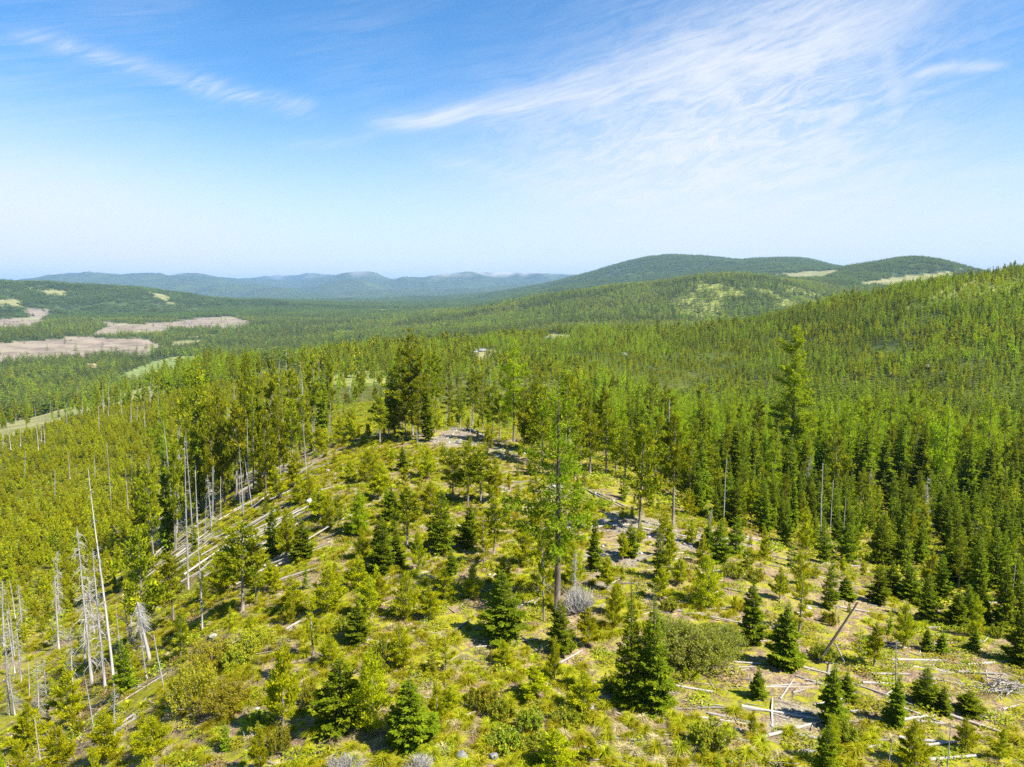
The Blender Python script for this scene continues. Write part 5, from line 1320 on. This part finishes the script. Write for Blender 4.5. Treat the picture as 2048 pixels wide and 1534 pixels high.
n = len(x); s = rng.uniform(.5, 1.3, n) * (1 + .2 * (r > 90)); ix = np.where(rng.uniform(0, 1, n) < .76, rng.integers(0, 4, n), rng.integers(4, 6, n))
scatter('grass', g_coll, np.stack([x, y, height(x, y) - .03], -1), np.stack([rng.normal(0, .1, n), rng.normal(0, .1, n), rng.uniform(0, 6.28, n)], -1), np.stack([s, s, s * rng.uniform(.8, 1.2, n)], -1), ix, 'yellow-green tufts of beargrass over the open ridge', 'grass')
print('tufts', n)
hl = [herb_mesh(720 + i, 160, .55, .28, 'herb', .11, .034) for i in range(3)] + [herb_mesh(730, 120, .5, .2, 'yellowshrub', .10, .03), herb_mesh(731, 130, .55, .2, 'brown', .11, .028)]
h_coll = hidden_collection('herb_forms', hl)
x, y, r, a = jgrid(24, 165, 0.95, R(42)); k = in_open(x, y); x, y, r = x[k], y[k], r[k]
k = rng.uniform(0, 1, len(x)) < np.clip((dens(x, y, 9.0, 95) - .42) * 3, .04, .7) * (1 - .75 * grid_at(BARE, x, y)); x, y, r = x[k], y[k], r[k]
n = len(x); s = rng.uniform(.6, 1.4, n)
scatter('undergrowth', h_coll, np.stack([x, y, height(x, y) - .02], -1), np.stack([0 * x, 0 * x, rng.uniform(0, 6.28, n)], -1), np.stack([s, s, s], -1), rng.integers(0, 5, n), 'low leafy herbs between the grass tufts on the ridge', 'undergrowth')
# the floor of the young pine wood and of the eastern edge
x, y, r, a = jgrid(40, 250, 1.9, R(42)); z = height(x, y); pxx, pyy, ff = project(x, y, z)
k = ~in_open(x, y, z) & (r < 230); x, y, r = x[k], y[k], r[k]; n = len(x); s = rng.uniform(1.4, 2.8, n)
scatter('forest_undergrowth', h_coll, np.stack([x, y, height(x, y) - .02], -1), np.stack([0 * x, 0 * x, rng.uniform(0, 6.28, n)], -1), np.stack([s, s, s * .9], -1), rng.integers(0, 4, n), 'low green growth on the floor of the woods', 'undergrowth')
sk = []
for i in range(5):
    g = np.random.default_rng(740 + i); k = 4
    P = np.stack([np.linspace(-.5, .5, k), np.cumsum(g.normal(0, .03, k)), np.abs(g.normal(0.02, .02, k))], -1)
    sk.append(mesh_from('splinter', *tubes([(P, np.array([.035, .03, .026, .012]) * g.uniform(.6, 1.3))], 5), [M['log' if i < 3 else 'greylog']]))
s_coll = hidden_collection('stick_forms', sk)
x, y, r, a = jgrid(24, 140, 0.62, R(42)); k = in_open(x, y); x, y, r = x[k], y[k], r[k]
d1 = dens(x, y, 7.0, 97); pxx, pyy, ff = project(x, y, height(x, y))
k = rng.uniform(0, 1, len(x)) < np.clip((d1 - .42) * 3.0 + .45 * grid_at(BARE, x, y), .04, .8) * np.where(pxx > 1150, 1.0, .75); x, y, r, pxx = x[k], y[k], r[k], pxx[k]
n = len(x); L_ = rng.gamma(2.2, .32, n) + .2; t_ = np.clip(L_ * .55, .35, 1.5)
ang = np.where(rng.uniform(0, 1, n) < .45, rng.normal(.1, .4, n), rng.uniform(0, 6.28, n))
scatter('woody_debris', s_coll, np.stack([x, y, height(x, y) + .04], -1), np.stack([0 * x, rng.normal(0, .12, n), ang], -1), np.stack([L_, t_, t_], -1), rng.integers(0, 5, n), 'pale splintered sticks strewn over the open ridge', 'woody debris')
x, y, r, a = jgrid(24, 140, 0.8, R(42)); k = in_open(x, y); x, y, r = x[k], y[k], r[k]
k = rng.uniform(0, 1, len(x)) < .015 + .34 * grid_at(BARE, x, y); x, y, r = x[k], y[k], r[k]; m_ = len(x)
s = np.minimum(np.exp(rng.normal(-2.0, .5, m_)), .24)
scatter('stones', hidden_collection('stone_forms', PALEROCKS + ROCKS[:2]), np.stack([x, y, height(x, y) + s * .15], -1), np.stack([0 * x, 0 * x, rng.uniform(0, 6.28, m_)], -1), np.stack([s, s * .8, s * .6], -1), rng.integers(0, 7, m_), 'small pale stones littering the bare patches of the ridge', 'stones')
print('sticks', n, round(time.time() - T0, 1))

# ------------------------------------------------------------------ words: a label for each thing, by its look and what it stands beside
GROUPS = {'fir_tree': 'firs on and around the ridge', 'pine_tree': 'pines on and around the ridge', 'larch_tree': 'larches on and around the ridge', 'dead_tree': 'grey dead trees left standing', 'fallen_log': 'logs lying on the open ridge', 'boulder': 'rocks on the ridge and plateau', 'shrub': 'bushes on the open ridge'}
LMS = [(it['lm'], it['px'], it['my']) for it in ITEMS if it['lm']]
ORD = ['nearest', 'second', 'third', 'fourth', 'fifth', 'sixth', 'seventh', 'eighth', 'ninth', 'tenth', 'eleventh', 'twelfth', 'thirteenth', 'fourteenth', 'fifteenth', 'sixteenth', 'seventeenth', 'eighteenth', 'nineteenth', 'twentieth']
TENS = {2: 'twenty', 3: 'thirty', 4: 'forty', 5: 'fifty', 6: 'sixty', 7: 'seventy', 8: 'eighty', 9: 'ninety'}
def ordinal(n):
    if n < 20: return ORD[n]
    n += 1
    t_, o_ = divmod(n, 10)
    if n > 99: return '%d' % n
    return TENS[t_][:-1] + 'ieth' if o_ == 0 else TENS[t_] + '-' + ['', 'first', 'second', 'third', 'fourth', 'fifth', 'sixth', 'seventh', 'eighth', 'ninth'][o_]
DIRS = ['right of', 'upper right of', 'straight above', 'upper left of', 'left of', 'lower left of', 'straight below', 'lower right of']
buck = {}
HM = {}
for it in ITEMS: HM.setdefault(it['look'], []).append(it['H'])
for it in ITEMS:
    if it['kind'] in ('fir_tree', 'pine_tree', 'larch_tree', 'dead_tree') and 'pole' not in it['look'] and not it['label']:
        lo, hi = np.quantile(HM[it['look']], [.36, .72])
        wd_ = 'small ' if it['H'] < lo else 'big ' if it['H'] > hi else ''
        it['look'] = wd_ + it['look'].replace('tall pine', 'pine').replace('slim grey', 'grey')
for it in ITEMS:
    o = it['o']; o['category'] = it['cat']
    if it['kind'] in GROUPS and o.name.split('.')[0] in GROUPS: o['group'] = GROUPS[it['kind']]
    if it['label']: o['label'] = it['label']; continue
    best = min(LMS, key=lambda q_: math.hypot(q_[1] - it['px'], (q_[2] - it['my']) * 1.2))
    dx, dy = it['px'] - best[1], best[2] - it['my']
    sec = int(round(math.atan2(dy, dx) / (math.pi / 4))) % 8
    buck.setdefault((it['look'], best[0], sec), []).append((math.hypot(dx, dy), it))
for (look, lm_, sec), lst in buck.items():
    lst.sort(key=lambda q_: q_[0])
    for n_, (d_, it) in enumerate(lst):
        it['o']['label'] = '%s, %s %s%s %s' % (look, ordinal(n_), 'one ' if n_ else '', DIRS[sec], lm_)
print('done', round(time.time() - T0, 1), len(bpy.data.objects))
